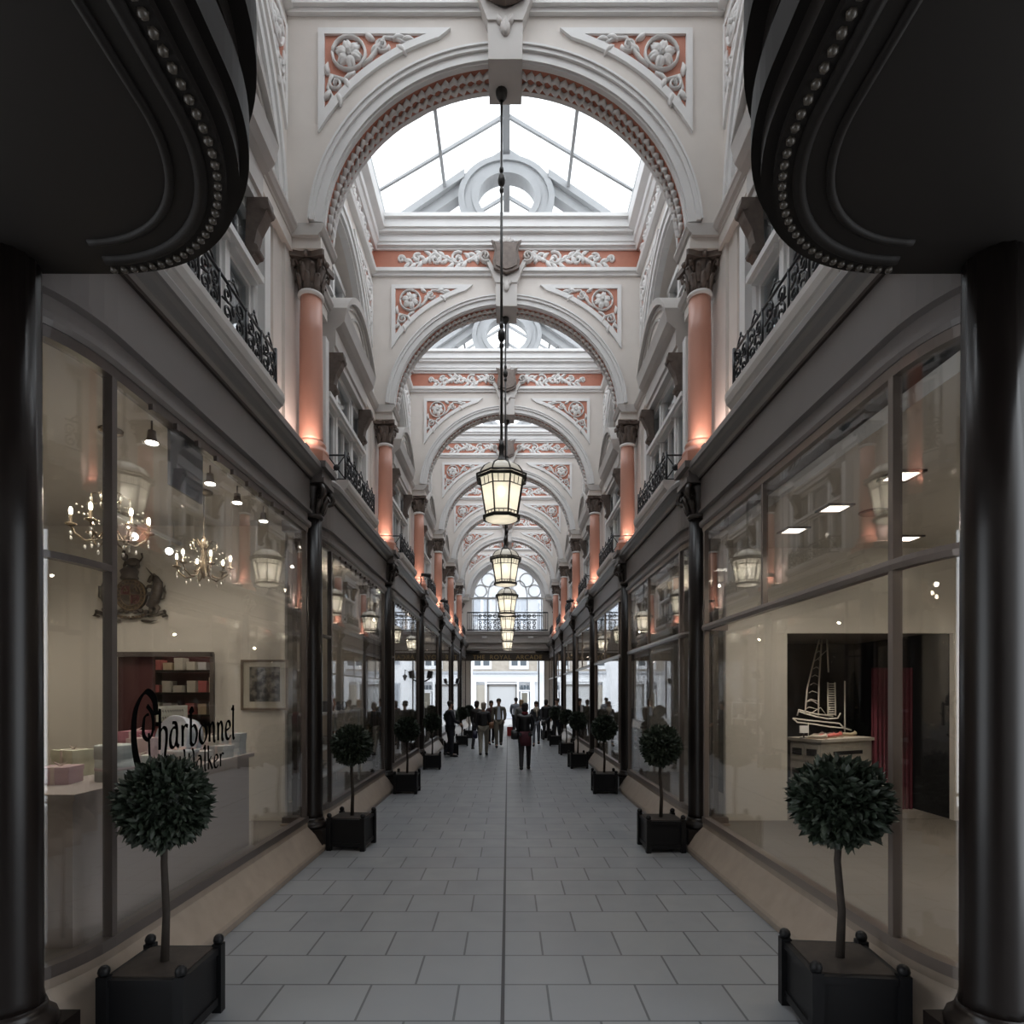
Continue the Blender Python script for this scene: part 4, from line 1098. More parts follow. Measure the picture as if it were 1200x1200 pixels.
def shoe(x, y, z, col, rz, lab):
    R = thing('shoe', lab, 'shoe', (x, y, z), rz)
    m = MB(); m.prism([(-.04, -.12), (.04, -.12), (.045, 0), (.04, .10), (0, .14), (-.04, .10), (-.045, 0)], 0, .012, 'z'); m.build('sole', mat('shoe_sole', (.3, .22, .15), .6), R)
    m = MB(); m.tube([(-.0, -.11, .05), (0, -.04, .03), (0, .05, .03), (0, .12, .02)], [.035, .030, .038, .022], 8, .7); m.tube([(-.035, -.1, .03), (0, -.09, .08), (.035, -.1, .03)], .006, 5); m.build('upper', mat('shoe_'+str(col), col, .4), R)
for i, (x, y, c, r, l) in enumerate(((4.22, 7.98, (.45, .42, .35), .9, 'cream shoe at the left end of the chest top'), (4.42, 8.14, (.5, .12, .10), 1.2, 'coral red shoe second from left on the chest'), (4.60, 8.28, (.5, .12, .10), 1.7, 'coral red shoe in the middle of the chest'), (4.68, 8.42, (.12, .10, .09), 1.2, 'dark shoe right of the coral pair on the chest'), (4.90, 8.46, (.35, .3, .2), 1.4, 'olive shoe at the right end of the chest'), (4.38, 8.30, (.15, .12, .1), 2.0, 'dark brown shoe behind the coral shoe'))):
    shoe(x, y, 1.38, c, r, l)
R = thing('number_card', 'small white card on a stand at the left end of the chest', 'sign', (4.10, 8.12, 1.38)); m = MB(); m.box(-.06, .06, -.01, .01, .07, .17); m.build('card', WPL, R); m = MB(); m.tube([(0, 0, 0), (0, 0, .07)], .01, 6); m.box(-.04, .04, -.03, .03, 0, .01); m.build('stand', IRON, R)
# wire sailing ship
R = thing('wire_ship', 'white bent-wire sailing ship standing above the chest of shoes', 'sculpture', (4.72, 8.85, 0))
WW = mat('white_wire', (.62, .58, .50), .5, emit=(1, .9, .8), estr=0.0)
m = MB()
def wl(*p, r=.012): m.tube([(q[0], 0+.03*sin(7*q[0]), q[1]) for q in p], r, 5)
b0 = 1.56
wl((-.42, b0+.06), (-.36, b0), (-.1, b0-.03), (.15, b0-.07), (.36, b0-.09), (.46, b0-.12)); wl((-.42, b0+.06), (-.2, b0+.03), (.1, b0+.0), (.3, b0-.02), (.36, b0-.09))
wl((-.33, b0+.16), (-.1, b0+.09), (.12, b0+.05), (.27, b0+.06), (.31, b0+.14)); wl((-.36, b0+.1), (-.34, b0+.19), (-.1, b0+.13), (.2, b0+.09)); m.build('hull', WW, R)
m = MB()
wl((-.25, b0+.12), (-.22, b0+.5), (-.12, b0+.9), (-.02, b0+1.28)); wl((-.04, b0+.1), (-.03, b0+.6), (.02, b0+1.28)); wl((.12, b0+.1), (.12, b0+.6)); wl((.24, b0+.1), (.23, b0+.6)); wl((.13, b0+.75), (.10, b0+1.28)); m.build('mast', WW, R)
m = MB()
for i in range(14): wl((.12, b0+.12+.035*i), (.235, b0+.12+.035*i), r=.009)
for i in range(9):
    z = b0+.2+.12*i; x0 = -.24+.0235*i; wl((x0, z), (x0+.05, z+.03), (-.035+.006*i, z-.01), r=.005)
wl((-.25, b0+.3), (-.15, b0+.33), (-.02, b0+.26), r=.006); wl((-.2, b0+.12), (0, b0+.22), (.1, b0+.1), (.15, b0+.22), r=.006); wl((-.05, b0+.95), (.1, b0+1.08), (.0, b0+1.0), r=.005); m.build('rigging', WW, R)
m = MB(); wl((.37, b0-.28), (.37, b0+.62), r=.012); wl((-.2, b0-.28), (-.2, b0+.0), r=.006); m.build('stand_pole', WW, R)
m = MB(); m.box(4.28, 5.65, 8.72, 9.05, .38, 1.275); tag(m.build('black_plinth', BLACK), 'black cloth covered plinth under the wire ship', 'display stand')
# curtain
R = thing('maroon_curtain', 'deep maroon curtain hanging at the right of the ship display', 'curtain', (0, 0, 0))
m = MB(); n = 60
A = []; B = []
for i in range(n+1):
    x = 5.13+.56*i/n; y = 8.25+.04*sin(i*1.1); A.append((x, y)); B.append((x, y+.012))
m.strip(A, B, .38, 2.35, 'z'); m.build('drape', MAROON, R)
# added crystal fitting over the right display, standing in for reflected chandelier sparkles
dup(ch, (5.15, 5.3, -.28), .8, 'crystal chandelier inside the right shop near the photo\'s right edge')
# ================================================================== dark rounded cornice ends at the mouth of the arcade
def drum(s):
    R = root(newtrim(), (0, 0, 0))
    S = Matrix.Diagonal((s, 1, 1, 1))
    x0, yf, r = 1.11, 3.10, .90
    def off(o):
        return [(x0+r-(r+o)*sin(t), yf-r+(r+o)*cos(t)) for t in [PI/2*i/24 for i in range(25)]]+[(x0-o, .2)]
    m = MB(); m.M = S
    for o, z0, z1 in ((0, 4.2, 4.95), (.05, 4.24, 4.34), (.09, 4.34, 4.50), (.05, 4.62, 4.72), (.12, 4.72, 4.95)):
        q = off(o); m.prism(q+[(3.2, .2), (3.2, q[0][1])], z0, z1, 'z')
    m.build('dark_cornice', mat('dark_cornice_paint', (.010, .008, .007), .6, spec=.2), R)
    m = MB(); m.M = S
    q = off(-.035)
    L = 0; last = q[0]; nxt = 0
    for i in range(1, len(q)):
        seg = math.hypot(q[i][0]-q[i-1][0], q[i][1]-q[i-1][1])
        while nxt <= L+seg:
            f = (nxt-L)/seg; x = q[i-1][0]+(q[i][0]-q[i-1][0])*f; y = q[i-1][1]+(q[i][1]-q[i-1][1])*f
            m.ell((x, y, 4.195), (.020, .020, .016), 6, 5); nxt += .055
        L += seg
    m.build('bead_row', mat('dark_bead', (.06, .05, .04), .3, metal=.1), R)
    m = MB(); m.M = S
    q = off(-.10); rr = [(p[0], p[1], 4.205) for p in q]; m.tube(rr, .03, 6); q = off(-.22); m.tube([(p[0], p[1], 4.2) for p in q], .02, 6)
    m.build('soffit_roll', mat('dark_cornice_paint', (.010, .008, .007), .6, spec=.2), R)
drum(-1); drum(1)

# ================================================================== END WALL WITH BALCONY
R = root('wall_end', (0, 0, 0))
yE = Y(6)+.25
m = MB()
m.box(-6.2, -2.2, yE, yE+.3, 0, 11.4); m.box(2.2, 6.2, yE, yE+.3, 0, 11.4)
m.box(-2.2, 2.2, yE, yE+.3, 4.55, 5.50)
A = [(2.12*cos(PI*i/32), 7.70+2.04*sin(PI*i/32)) for i in range(33)]
m.strip(A, [(p[0], 11.4) for p in A], yE, yE+.3); m.box(-2.2, -2.12, yE, yE+.3, 5.5, 11.4); m.box(2.12, 2.2, yE, yE+.3, 5.5, 11.4)
m.build('end_wall', CREAM, R)
m = MB()
m.strip([(2.12*cos(PI*i/32), 7.70+2.04*sin(PI*i/32)) for i in range(33)], [(2.26*cos(PI*i/32), 7.70+2.16*sin(PI*i/32)) for i in range(33)], yE-.06, yE)
m.strip([(2.02*cos(PI*i/32), 7.70+1.94*sin(PI*i/32)) for i in range(33)], [(2.12*cos(PI*i/32), 7.70+2.04*sin(PI*i/32)) for i in range(33)], yE+.02, yE+.12)
m.build('archivolt', WHITE, R)
W1 = root('window_1', (0, yE+.10, 0))
m = MB()
def rg(cx, cz, r, w=.05, n=28): m.strip([(cx+r*cos(2*PI*i/n), cz+r*sin(2*PI*i/n)) for i in range(n)], [(cx+(r+w)*cos(2*PI*i/n), cz+(r+w)*sin(2*PI*i/n)) for i in range(n)], -.05, .05, closed=True)
for g in (-1, 1):
    rg(g*1.14, 8.79, .38); rg(g*1.62, 8.13, .34)
    m.strip(arc(g*.70, 7.72, .46, 1.0, 0, PI, 18), arc(g*.70, 7.72, .51, 1.06, 0, PI, 18), -.05, .05)
    for x in (.22, 1.19, 2.05): m.box(g*x-.03, g*x+.03, -.05, .05, 5.5, 7.7)
    m.box(g*.68-.02, g*.68+.02, -.03, .03, 5.5, 7.7)
rg(0, 9.12, .42); rg(0, 8.45, .2)
m.box(-2.12, 2.12, -.07, .07, 7.64, 7.76); m.box(-2.12, 2.12, -.03, .03, 6.62, 6.68)
m.build('tracery', mat('tracery_white', (.50, .50, .50), .5), W1)
m = MB(); m.prism([(-2.12, 5.5), (2.12, 5.5), (2.12, 7.7)]+[(2.08*cos(PI*i/24), 7.70+2.0*sin(PI*i/24)) for i in range(25)]+[(-2.12, 7.7)], .0, .01); m.build('window_glass', glass_mat('frosty_glass', 1.4, (.9, .92, .95), fog=.35), W1)
R = thing('end_balcony', 'balcony with black iron railing across the far end wall of the arcade', 'balcony', (0, yE-.9, 0))
m = MB(); m.box(-2.55, 2.55, -.05, .9, 5.42, 5.56); m.box(-2.6, 2.6, -.10, .9, 5.56, 5.62); m.box(-2.5, 2.5, .10, .9, 4.95, 5.42); m.build('slab', GREY, R)
m = MB(); m.box(-2.5, 2.5, .3, .9, 4.36, 4.95); m.box(-2.5, 2.5, .22, .9, 4.60, 4.66); m.build('panelled_soffit', GREY, R)
for g in (-1, 1):
    m = MB(); m.box(g*1.35-.14, g*1.35+.14, -.02, .1, 5.20, 5.34); m.build('soffit_lamp', WHITE, R)
m = MB()
for z in (5.68, 6.70): m.tube([(-2.36, 0, z), (2.36, 0, z)], .04, 5)
m.tube([(-1.72, 0, 6.28), (1.72, 0, 6.28)], .04, 5)
for i in range(6):
    for g in (-1, 1): m.tube([(g*(1.78+.115*i), 0, 5.62), (g*(1.78+.115*i), 0, 6.7)], .02, 5)
for x in (-1.15, -.57, 0, .57, 1.15): m.tube([(x, 0, 5.62), (x, 0, 6.7)], .028, 5)
for i in range(12):
    cx = -1.58+.287*i; g = 1 if i % 2 else -1
    for zc, r in ((6.10, .12), (5.84, .12), (6.50, .12)):
        m.tube([(cx+q[0]-0, 0, q[1]) for q in spiral(0, zc, r, .03, g*1.2, g*1.4, 14)], .026, 5)
m.build('iron_railing', IRON, R)
# name beam
R = thing('name_beam', 'dark brown beam lettered THE ROYAL ARCADE over the far exit', 'sign', (0, yE-.95, 0))
m = MB(); m.box(-2.5, 2.5, 0, .3, 3.88, 4.32); m.box(-2.5, 2.5, -.04, .3, 4.28, 4.34); m.build('beam', mat('beam_brown', (.045, .036, .03), .4), R)
def text_part(txt, size, parent, loc, m_, name='letters', ext=.01, spacing=1.0, xs=1.0):
    cu = bpy.data.curves.new('t', 'FONT'); cu.body = txt; cu.size = size; cu.extrude = ext; cu.align_x = 'CENTER'; cu.space_character = spacing
    o = bpy.data.objects.new('t', cu); COL.objects.link(o)
    bpy.context.view_layer.update()
    me = bpy.data.meshes.new_from_object(o.evaluated_get(bpy.context.evaluated_depsgraph_get()))
    me.transform(Matrix.Rotation(PI/2, 4, 'X') @ Matrix.Diagonal((xs, 1, 1, 1)))
    bpy.data.objects.remove(o, do_unlink=True)
    me.materials.clear(); me.materials.append(m_); me.name = name
    q = bpy.data.objects.new(name, me); COL.objects.link(q); q.parent = parent; q.location = loc
    return q
text_part('THE  ROYAL  ARCADE', .36, R, (0, -.01, 3.965), GOLD, 'gilt_letters', spacing=1.12, xs=1.02)
for g in (-1, 1):
    m = MB(); m.lathe([(.02, -.10), (.42, -.10), (.46, -.05), (.46, .0)], 24, (g*2.08, .1, 4.45)); m.build('corner_boss', BLACKW, R)
m = MB(); m.box(-1.62, 1.62, .12, .30, 4.34, 4.44); m.build('white_soffit_panel', WHITE, R)
m = MB(); m.box(-2.5, 2.5, .06, .9, 4.44, 4.50); m.build('soffit', mat('soffit_grey', (.20, .18, .17), .5), R)

# ================================================================== BUILDING ACROSS THE STREET
R = thing('building_across_street', 'pale building with a white shopfront across the street seen through the exit', 'building', (0, 46, 0))
PW = mat('street_white_paint', (.80, .82, .85), .6); PB = mat('stock_brick', (.40, .36, .31), .8, noise=.15, nscale=3); PG = mat('street_grey', (.52, .55, .60), .6); DG = mat('street_window', (.10, .12, .14), .15)
m = MB(); m.box(-16, 16, .3, 2, -.1, 17); m.build('wall', PW, R)
m = MB(); m.box(-2.7, 2.3, .05, .3, 3.62, 14); m.build('brick_upper_wall', PB, R)
m = MB(); m.box(-2.72, 2.35, -.25, .3, 3.55, 3.68); m.box(-2.72, 2.35, -.15, .3, 3.42, 3.55)
for i in range(14): m.box(-2.6+.36*i, -2.48+.36*i, -.22, 0, 3.44, 3.54)
m.build('modillion_cornice', PG, R)
m = MB(); m.box(-2.72, 2.35, -.02, .3, 2.86, 3.28); m.box(-2.72, 2.35, -.08, .3, 3.28, 3.42); m.build('shop_fascia', PW, R)
text_part('· · · · ·', .2, R, (-.3, -.03, 3.0), PG, 'faint_sign') if False else None
m = MB()
for a, b_ in ((-2.7, -2.45), (-1.78, -1.62), (.72, .88), (1.75, 2.1)): m.box(a, b_, -.05, .3, -.1, 2.86)
m.box(-1.7, .8, -.04, .3, 2.70, 2.80); m.box(.85, 1.8, -.04, .3, 2.12, 2.22); m.build('white_pilaster', PW, R)
m = MB(); m.box(-2.45, -1.78, .1, .25, .5, 2.62); m.build('shop_window', mat('beige_blind', (.40, .37, .32), .6), R)
m = MB(); m.box(-1.62, .72, .1, .25, .5, 2.66); m.build('shop_window', mat('pale_display', (.50, .51, .52), .5), R)
m = MB(); m.box(-1.62, -1.45, .05, .2, .5, 2.6); m.box(.6, .72, .05, .2, .5, 2.6); m.box(-1.62, .72, .05, .2, 2.5, 2.66); m.build('window_surround', mat('surround_grey', (.2, .19, .18), .5), R)
m = MB(); m.box(-2.5, .7, -.02, .3, 0, .5); m.build('stall_riser', PG, R)
m = MB(); m.box(1.0, 1.65, .02, .28, 0, 2.1); D = m.build('door', PW, R); m = MB(); m.box(1.10, 1.53, 0, .03, .8, 2.0); m.build('door_glass', mat('door_glass_dark', (.16, .15, .12), .3), D)
for i in range(3): m = MB(); m.box(1.0+.24*i, 1.18+.24*i, 0, .1, 2.28, 2.60); m.build('fanlight', DG, R)
for fz in (3.85, 7.3):
    for x in (-2.0, .88):
        m = MB(); m.box(x-.75, x+.75, -.02, .1, fz, fz+2.3); W = m.build('window', PW, R)
        for dx in (-.34, .34): m = MB(); m.box(x+dx-.24, x+dx+.24, -.035, 0, fz+.28, fz+2.1); m.build('pane', DG, W)
for fx in (-12, -9.5, -7, -4.5, 4.2, 6.7, 9.2, 11.7):
    for fz in (.8, 4.2, 7.8, 11.2):
        m = MB(); m.box(fx-.7, fx+.7, .2, .35, fz, fz+2.0); W = m.build('window', PG, R)
        for i in range(2): m = MB(); m.box(fx-.6+.63*i, fx-.03+.63*i, .17, .21, fz+.1, fz+1.9); m.build('pane', mat('pane_grey', (.3, .33, .37), .3), W)
m = MB(); m.tube([(2.42, -.05, 0), (2.42, -.05, 9)], .06, 6); m.build('drainpipe', IRON, R)
R = thing('wall_lamp', 'black lantern bracket lamp on the white wall across the street', 'lamp', (3.0, 45.95, 3.25)); m = MB(); m.tube([(0, .3, .5), (0, -.2, .55), (0, -.25, .2)], .03, 5); m.build('bracket', IRON, R); m = MB(); m.lathe([(.05, -.3), (.16, 0), (.2, .05), (.04, .2)], 8, (0, -.25, .0)); m.build('lamp_body', IRON, R)

# ================================================================== PLANTERS WITH CLIPPED BAY TREES
def make_tree(seed, n, leafs):
    r_ = random.Random(seed)
    R = thing('potted_bay_tree', '', 'potted tree', (0, 0, 0), 0, 'clipped bay trees in black planters')
    m = MB(); w = .225
    m.box(-w, w, -w, w, .05, .40)
    for x in (-w, w):
        for y in (-w, w): m.box(x-.03, x+.03, y-.03, y+.03, 0, .43)
    m.box(-w-.015, w+.015, -w-.015, w+.015, .37, .41); m.box(-w-.012, w+.012, -w-.012, w+.012, .05, .10)
    B = m.build('planter_box', PLANT, R)
    for x in (-w, w):
        for y in (-w, w): m = MB(); m.ell((x, y, .455), .035, 8, 6); m.build('corner_ball', PLANT, B)
    m = MB(); m.box(-w+.02, w-.02, -w+.02, w-.02, .40, .418); m.build('soil', BARK, R)
    m = MB(); m.tube([(0, 0, .41), (.01, 0, .7), (-.01, .01, 1.0), (0, 0, 1.2)], [.026, .022, .02, .018], 8); m.build('trunk', BARK, R)
    m = MB(); zc, rad = 1.36, .235
    m.ell((0, 0, zc), rad*.78, 12, 8)
    for i in range(n):
        d = Vector((r_.gauss(0, 1), r_.gauss(0, 1), r_.gauss(0, 1))).normalized()
        rr = rad*r_.uniform(.72, 1.02); c = Vector((0, 0, zc))+d*rr
        ax = (d+Vector((r_.uniform(-1, 1), r_.uniform(-1, 1), r_.uniform(-1, 1)))*.8).normalized(); sd = ax.cross(Vector((r_.uniform(-1, 1), r_.uniform(-1, 1), r_.uniform(-1, 1)))).normalized()
        L = leafs*r_.uniform(.7, 1.2); W = L*.23; up = ax.cross(sd)*.012
        m.add([tuple(c), tuple(c+ax*L*.5+sd*W), tuple(c+ax*L), tuple(c+ax*L*.5-sd*W), tuple(c+ax*L*.5+up)], [(0, 1, 4), (1, 2, 4), (2, 3, 4), (3, 0, 4)], True)
    m.build('foliage', LEAF, R)
    return R
tr0 = make_tree(1, 2300, .075)
TP = [(-2.0, 3.50, .95), (-2.0, 7.7, .97), (-2.0, 11.9, .93), (-1.97, 15.6, .9), (-1.82, 19.2, .9), (-1.72, 22.4, .9), (-1.66, 25.6, .9),
      (2.03, 3.55, 1.04), (2.0, 7.6, .97), (1.97, 11.9, .95), (1.90, 15.8, .92), (1.93, 19.2, .9), (1.83, 22.4, .9), (1.72, 25.6, .9)]
for i, (x, y, sc_) in enumerate(TP):
    sd = 'left' if x < 0 else 'right'; q = i % 7
    lab = 'clipped bay tree in black planter, %s side, %s' % (sd, ['nearest the camera', 'second from the camera', 'third from the camera', 'fourth from the camera', 'fifth from the camera', 'sixth, among the walkers', 'farthest of the row'][q])
    lab = lab.replace(', top of its bushy crown cut by the shop window', '')
    if i == 0: t = tr0; t.location = (x, y, 0); t['label'] = lab
    else: t = dup(tr0, (x, y, 0), rnd.uniform(-.15, .15), lab)
    t.scale = (sc_, sc_, sc_ if q else .99)

# ================================================================== SPEAKER PAIRS, SIGN DISCS, DISPLAYS IN FARTHER WINDOWS
def speaker(x, y, z, lab, g):
    R = thing('wall_spotlight', lab, 'spotlight', (x, y, z)); 
    m = MB(); m.tube([(g*-.24, -.10, -.12), (g*-.12, -.04, -.12), (g*-.02, 0, -.06), (0, 0, 0)], .022, 6); m.build('bracket', IRON, R)
    for e in (0,):
        m = MB(); m.prism([(-.07, -.11), (.07, -.09), (.08, .11), (-.06, .12)], -.10, .10); m.M = None; h = m.build('lamp_head', IRON, R); h.location = (g*e, 0, .06)
        h.rotation_euler = (0, g*.15, 0)
speaker(-2.22, 17.0, 2.46, 'black wall spotlight on a bracket by the third left column', 1)
speaker(-2.22, 26.2, 2.46, 'small black wall spotlight on a bracket by the fifth left column', 1)
for (s, n) in ((-1, 3), (-1, 2), (1, 3)):
    R = thing('security_camera', 'black security camera above the cornice, %s side, by the %s salmon column' % ('left' if s < 0 else 'right', ORD[n]), 'camera', (s*2.36, Y(n)-.62, 4.91))
    m = MB(); m.tube([(0, 0, 0), (0, 0, .28), (-s*.12, 0, .30)], .018, 5); m.build('arm', IRON, R)
    m = MB(); m.tube([(-s*.02, 0, .33), (-s*.28, -.04, .30)], .05, 8); m.build('camera_body', IRON, R)
# round sign in second left window
R = thing('oval_sign', 'grey oval disc sign hung inside the second left shop window', 'sign', (-2.56, 10.55, 3.55))
m = MB(); m.prism([(.22*cos(2*PI*i/28), .30*sin(2*PI*i/28)) for i in range(28)], -.03, .03, 'x'); m.build('disc', mat('sign_grey', (.15, .15, .15), .5), R); m = MB(); m.tube([(0, 0, .3), (0, 0, .5)], .008, 5); m.build('hanger', IRON, R)
# goods in the farther windows
def display(s, b, lab, seed):
    r_ = random.Random(seed)
    y = YC(b)
    R = thing('window_shelves', lab, 'shelf', (s*2.98, y, .38))
    m = MB(); [m.box(-.02+g*.22, .02+g*.22, e*1.15-.02, e*1.15+.02, 0, 1.3) for g in (-1, 1) for e in (-1, 1)]; m.build('post', WPL, R)
    for z in (.35, .75, 1.28): m = MB(); m.box(-.24, .24, -1.17, 1.17, z, z+.03); m.build('shelf', WPL, R)
    for iz, z in enumerate((.38, .78, 1.31)):
        for j in range(6):
            yy = -.95+.38*j; h = r_.uniform(.10, .28); k = r_.choice(['vase', 'box', 'bowl'])
            c = r_.choice([(.45, .43, .40), (.3, .28, .26), (.35, .2, .15), (.5, .48, .46), (.12, .12, .13)])
            mm = MB()
            if k == 'vase': mm.lathe([(.04, 0), (.07, h*.3), (.06, h*.6), (.03, h*.85), (.045, h)], 12)
            elif k == 'box': mm.box(-.08, .08, -.07, .07, 0, h*.8); mm.box(-.085, .085, -.075, .075, h*.6, h*.8)
            else: mm.lathe([(.04, 0), (.03, .03), (.10, .10), (.11, .13), (.09, .12)], 14)
            o = mm.build({'vase': 'vase', 'box': 'display_box', 'bowl': 'bowl'}[k], mat('goods'+str(c), c, .4)); o.location = (s*2.98, y+yy, .38+z)
            tag(o, '%s on the %s shelf of the %s %s window, %s from the front' % (k, ['low', 'middle', 'top'][iz], ORD[b+1], 'left' if s < 0 else 'right', ORDN[j]), {'vase': 'vase', 'box': 'box', 'bowl': 'bowl'}[k], 'goods on the window shelves')
display(-1, 0, 'white display shelves with vases in the second left window', 11)
display(-1, 2, 'white display shelves in the fourth left window', 12)
display(1, 1, 'white display shelves in the third right window', 14)
# white low balustrade panel in second left window
R = thing('baubled_tree', 'cone tree hung with glittering gold baubles in the third left window', 'ornament', (-2.92, 13.4, .38))
m = MB(); m.lathe([(.30, .1), (.02, 2.1)], 14); m.lathe([(.12, 0), (.12, .1)], 12); m.build('cone', mat('tree_dark', (.03, .03, .02), .7), R)
m = MB()
for i in range(160):
    z = rnd.uniform(.12, 2.05); a = rnd.random()*6.28; r = .31*(1-(z-.1)/2.05)+.01; m.ell((r*cos(a), r*sin(a), z), rnd.uniform(.014, .03), 6, 4)
m.build('baubles', mat('bauble_gold', (.65, .52, .32), .15, metal=.9), R)

# ================================================================== PEOPLE
def skinmesh(joints, edges, root_i, sub=2):
    me = bpy.data.meshes.new('sk'); me.from_pydata([j[0] for j in joints], edges, [])
    sk = me.attributes  # skin radii
    bmx = bmesh.new(); bmx.from_mesh(me); bmx.verts.ensure_lookup_table()
    L = bmx.verts.layers.skin.verify()
    for i, j in enumerate(joints):
        r = j[1]; bmx.verts[i][L].radius = (r, r) if not isinstance(r, tuple) else r
        bmx.verts[i][L].use_root = (i == root_i)
    bmx.to_mesh(me); bmx.free()
    o = bpy.data.objects.new('sk', me); COL.objects.link(o)
    md = o.modifiers.new('s', 'SKIN'); md.use_smooth_shade = True; md.branch_smoothing = .6
    m2 = o.modifiers.new('u', 'SUBSURF'); m2.levels = sub; m2.render_levels = sub
    bpy.context.view_layer.update()
    out = bpy.data.meshes.new_from_object(o.evaluated_get(bpy.context.evaluated_depsgraph_get()))
    bpy.data.objects.remove(o, do_unlink=True)
    return out
def link(name, me, m_, parent, label=None):
    me.name = name; me.materials.clear(); me.materials.append(m_)
    for p in me.polygons: p.use_smooth = True
    o = bpy.data.objects.new(name, me); COL.objects.link(o); o.parent = parent
    if label: o['label'] = label
    return o
SKIN = mat('skin', (.42, .25, .18), .55)
def person(label, x, y, H, rz, stride=.0, arms=((.0, .0), (.0, .0)), top=(.02, .02, .02), legs=(.05, .05, .05), hair=(.03, .02, .015), female=False, coat=0., shirt=None, bald=False, lean=0., skirt=None, shoe=(.01, .01, .01), rough=.6):
    """facing -y before rotation; arms: (forward swing, bend) per side, [left(-x), right(+x)]"""
    k = H/1.78
    R = thing('person', label, 'person', (x, y, 0), rz)
    sw = .165 if female else .195; hw = .088
    def V(a, b, c): return (a*k, b*k, c*k)
    ft = stride*1.5
    # legs: side -1 forward, +1 back
    def leg(g, f):
        hip = (g*hw, 0, .92); kn = (g*(hw+.005), -f*.55-(.05 if f < 0 else .02), .50); an = (g*hw, -f*1.0+(.10 if f < 0 else .0), .10 if f >= 0 else .15)
        return hip, kn, an
    Ls = [leg(-1, ft), leg(1, -ft)]
    def arm(g, f, bd):
        sh = (g*sw, -lean*.1, 1.44); el = (g*(sw+.035), -f*.28-lean*.08, 1.16); wr = (g*(sw+.02-.10*bd), -f*.5-.26*bd-lean*.05, .93+.22*bd+abs(f)*.04)
        hd = (wr[0]-g*.0, wr[1]-.05*bd-.02, wr[2]-.09*(1-bd)-.0)
        return sh, el, wr, hd
    As = [arm(-1, *arms[0]), arm(1, *arms[1])]
    J = [(V(0, 0, .96), .12*k), (V(0, -lean*.02, 1.15), .105*k), (V(0, -lean*.06, 1.34), .125*k), (V(0, -lean*.1, 1.45), .065*k), (V(0, -.01-lean*.12, 1.535), .052*k),
         (V(0, -.02-lean*.15, 1.60), .062*k), (V(0, -.022-lean*.15, 1.67), .080*k), (V(0, -.012-lean*.15, 1.735), .058*k)]
    E = [(i, i+1) for i in range(7)]
    for (hip, kn, an) in Ls:
        i = len(J); J += [(V(*hip), .088*k), (V(*kn), .056*k), (V(*an), .038*k), (V(an[0], an[1]-.13, an[2]-.06), .034*k)]
        E += [(0, i), (i, i+1), (i+1, i+2), (i+2, i+3)]
    for (sh, el, wr, hd) in As:
        i = len(J); J += [(V(*sh), .055*k), (V(*el), .040*k), (V(*wr), .026*k)]
        E += [(3, i), (i, i+1), (i+1, i+2)]
    me = skinmesh(J, E, 0, 1)
    # add hands, nose, ears to the same mesh
    x_ = MB()
    for gi, (sh, el, wr, hd) in enumerate(As):
        g = -1 if gi == 0 else 1
        w = Vector(V(*wr)); h = Vector(V(*hd)); d = (h-w).normalized(); side = Vector((0, -1, 0)) if abs(d.y) < .7 else Vector((0, 0, -1))
        x_.tube([tuple(w), tuple(w+d*.04*k), tuple(w+d*.085*k)], [.024*k, .032*k, .028*k], 8, .6)
        for fi in range(4):
            b = w+d*.08*k+side*(.027-.018*fi)*k; L = (.070, .078, .072, .055)[fi]*k
            x_.tube([tuple(b), tuple(b+d*L*.5), tuple(b+d*L*.85+Vector((-g*.018*k, 0, 0)))], [.009*k, .008*k, .006*k], 5)
        b = w+d*.03*k+side*.028*k; x_.tube([tuple(b), tuple(b+side*.03*k+d*.025*k), tuple(b+side*.032*k+d*.055*k)], [.011*k, .010*k, .007*k], 5)
    hy = -.02-lean*.15
    x_.tube([V(0, hy-.076, 1.685), V(0, hy-.098, 1.655), V(0, hy-.078, 1.645)], [.008*k, .014*k, .010*k], 6)
    x_.tube([V(-.025, hy-.072, 1.618), V(0, hy-.08, 1.616), V(.025, hy-.072, 1.618)], [.004*k, .009*k, .004*k], 5)
    for g in (-1, 1): x_.ell(V(g*.080, hy, 1.665), (.010*k, .020*k, .030*k), 6, 5)
    bmx = bmesh.new(); bmx.from_mesh(me)
    vs = [bmx.verts.new(p) for p in x_.v]
    for f in x_.f:
        try: bmx.faces.new([vs[i] for i in f])
        except ValueError: pass
    bmesh.ops.recalc_face_normals(bmx, faces=bmx.faces); bmx.to_mesh(me); bmx.free()
    body = link('body', me, SKIN, R)
    e = MB()
    for g in (-1, 1): e.ell(V(g*.030, hy-.072, 1.680), (.012*k, .008*k, .008*k), 6, 5)
    e.build('eyes', mat('eye_dark', (.03, .02, .02), .3), R)
    # hair
    hm = mat('hair'+str(hair), hair, .6, noise=.3, nscale=40)
    h = MB(); 
    if not bald:
        h.ell(V(0, hy+.022, 1.715), (.092*k, .098*k, .080*k), 14, 9)
        if female: h.ell(V(0, hy+.055, 1.64), (.088*k, .062*k, .105*k), 12, 8)
        else: h.ell(V(0, hy+.05, 1.67), (.078*k, .056*k, .075*k), 12, 8)
    else:
        h.ell(V(0, hy+.045, 1.67), (.086*k, .058*k, .055*k), 12, 8)
    h.build('hair', hm, R)
    # trousers / leggings
    lm = mat('trousers'+str(legs), legs, .75, noise=.1, nscale=12)
    wgt = 1.0 if not female else .9
    J = [(V(0, 0, .98), .135*k)]; E = []
